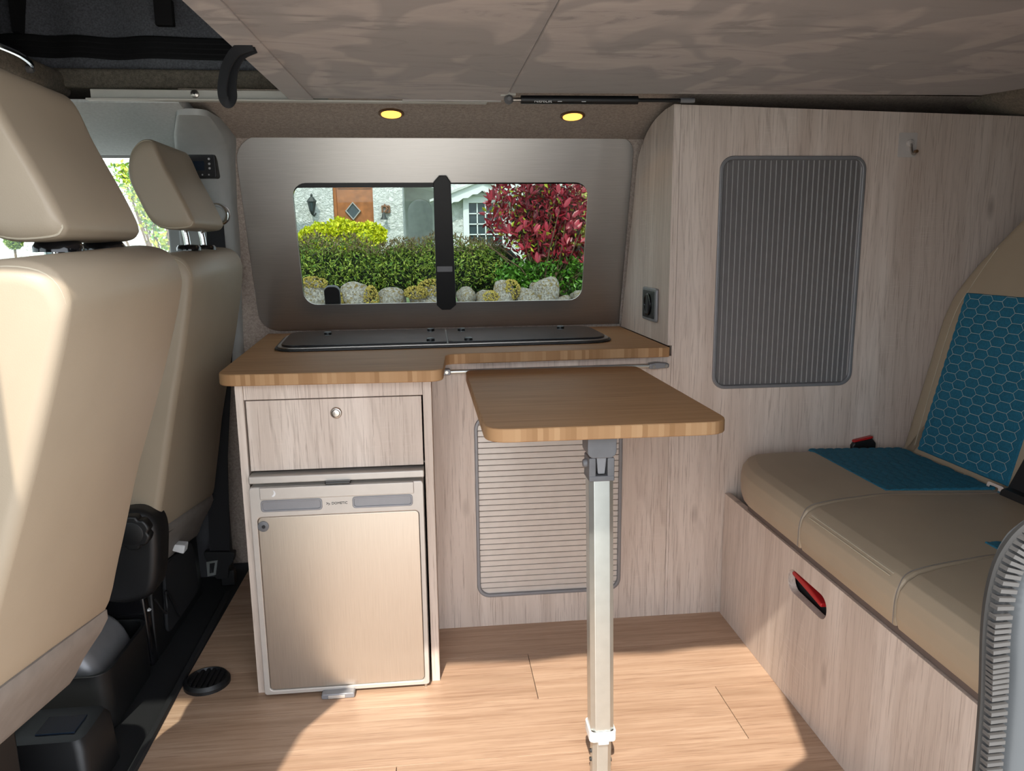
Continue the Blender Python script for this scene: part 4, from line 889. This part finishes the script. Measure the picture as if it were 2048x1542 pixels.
MB().lathe([(.02, -.24), (.055, -.17), (.055, -.155)], (lx, 17.82, lz), 'z', 8).build('base', 'lantern', ln_)
MB().tube([(lx, 17.82, lz-.2), (lx+.03, 17.86, lz-.26), (lx+.05, 18.0, lz-.2)], .018, 6).build('arm', 'lantern', ln_)
wx, wz = H(-.82, 1.68)
be = thing('wall_bell', 'rusty iron bell and bracket on the white wall right of the house door', 'bell', (wx, 17.9, wz))
MB().ring(rrect(wx-.09, wx+.11, wz-.07, wz+.10, .02, 3), rrect(wx-.055, wx+.075, wz-.035, wz+.065, .015, 3), 17.93, 18.0, XZ).build('bracket', 'rust', be)
MB().tube([(wx-.02, 17.96, wz+.12), (wx+.05, 17.90, wz+.02), (wx-.02, 17.85, wz-.06)], .02, 6).build('arm', 'rust', be)
MB().lathe([(.012, -.05), (.035, -.09), (.05, -.16), (.085, -.21), (.09, -.22)], (wx-.03, 17.82, wz), 'z', 14).build('bell_cup', 'lantern', be)
fa = thing('bay_window', 'white house window with small panes under the scalloped gable board', 'window', (1.1, 17.1, .4))
px0, px1 = .70, 1.62; pz1 = 2.02
MB().ring(rrect(px0, px1, .5, pz1+.10, .003), rrect(px0+.13, px1-.05, .6, pz1-.05, .003), 17.08, 17.2, XZ).build('frame', 'pvc', fa, bev=.008)
nx, nz = 4, 6; gx0, gx1, gz0, gz1 = px0+.13, px1-.05, .6, pz1-.05
for i in range(nx):
    for j in range(nz):
        a, b = gx0+(gx1-gx0)*i/nx, gx0+(gx1-gx0)*(i+1)/nx; c, d = gz0+(gz1-gz0)*j/nz, gz0+(gz1-gz0)*(j+1)/nz
        MB().box(a+.004, b-.004, 17.16, 17.17, c+.004, d-.004).build('pane', 'pane', fa)
for i in range(1, nx): MB().box(gx0+(gx1-gx0)*i/nx-.012, gx0+(gx1-gx0)*i/nx+.012, 17.12, 17.16, gz0, gz1).build('glazing_bar', 'pvc', fa)
for j in range(1, nz): MB().box(gx0, gx1, 17.12, 17.16, gz0+(gz1-gz0)*j/nz-.012, gz0+(gz1-gz0)*j/nz+.012).build('glazing_bar', 'pvc', fa)
ga = thing('gable_board', 'white gable with scalloped barge board over the house window', 'gable', (1.15, 16.9, 2.1))
ax_, az_ = 1.12, 2.42
for s_ in (-1, 1):
    top = [(ax_, az_), (ax_+s_*1.05, az_-.40)]; low = []
    for k in range(11): 
        t = k/10; low.append((ax_+s_*1.05*(1-t), az_-.40*(1-t)-.20-.035*(k % 2)))
    MB().prism(top+low, 16.88, 16.93, XZ).build('barge_board', 'pvc', ga)
    MB().prism([(ax_, az_+.05), (ax_+s_*1.15, az_-.39), (ax_+s_*1.15, az_-.44), (ax_, az_)], 16.8, 17.3, XZ).build('roof_edge', 'greywall', ga)
MB().box(px0-.12, px1+.5, 17.0, 17.2, pz1+.10, pz1+.17).build('head_board', 'greywall', ga)
# ------------------------------------------------------------------ seen through the driver's window
ct = thing('climbing_shrub', 'sparse green climber seen between the two front headrests', 'shrub', (-2.5, 7, .3))
tw = MB()
for i in range(12):
    x0 = rnd.uniform(-2.55, -2.35); x1 = x0+rnd.uniform(-.35, .2); z1 = rnd.uniform(1.15, 1.7)
    tw.tube([(x0, 7.0, -.5), ((x0+x1)/2+.05, 7.0, (z1+.4)/2), (x1, 7.0, z1)], [.014, .01, .005], 5)
tw.build('stems', 'twig', ct, kind='stuff')
def cp(r):
    z = r.uniform(.95, 1.74); x = -2.66+(1.74-z)*.42+r.gauss(0, .035)
    if r.random() < .4: x += r.uniform(0, .26)*(1.5-z if z < 1.4 else 0)
    return (x, r.uniform(6.9, 7.2), z)
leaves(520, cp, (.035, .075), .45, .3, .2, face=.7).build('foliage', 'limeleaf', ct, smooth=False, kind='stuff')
leaves(300, cp, (.035, .075), .45, .3, .2, face=.7).build('green_foliage', 'greenleaf', ct, smooth=False, kind='stuff')  # greener leaves mixed in among the lime ones
tpb = thing('topiary_ball', 'clipped round topiary ball against the white wall at the far left', 'topiary', (-7.1, 13.9, .35))
leaves(1600, lambda r: Vector((-7.13, 13.9, 1.19))+Vector((r.gauss(0, 1), r.gauss(0, 1), r.gauss(0, 1))).normalized()*.125, (.03, .05), .5, .3, .1).build('ball', 'hedge', tpb, smooth=False, kind='stuff')
lump(-7.13, 13.9, 1.19, .11, .11, .11, 1).build('ball_core', 'core', tpb)
MB().tube([(-7.13, 13.9, .35), (-7.13, 13.9, 1.1)], .02, 6).build('stem', 'twig', tpb)
an = thing('house_annex', 'white rendered side wing of the cottage seen through the cab window', 'house', (-6.5, 14.5, .35))
MB().box(-12, -2.9, 14.6, 15, .35, 5).build('wall', 'stucco', an)
wn_ = MB().ring(rrect(-7.05, -6.25, .62, 1.35, .003), rrect(-6.95, -6.35, .7, 1.27, .003), 14.5, 14.62, XZ).build('window_frame', 'pvc', an)
for i in range(3):
    for j in range(3):
        MB().box(-6.95+.2*i+.008, -6.95+.2*i+.192, 14.56, 14.57, .7+.19*j+.008, .7+.19*j+.182).build('pane', 'pane', wn_)
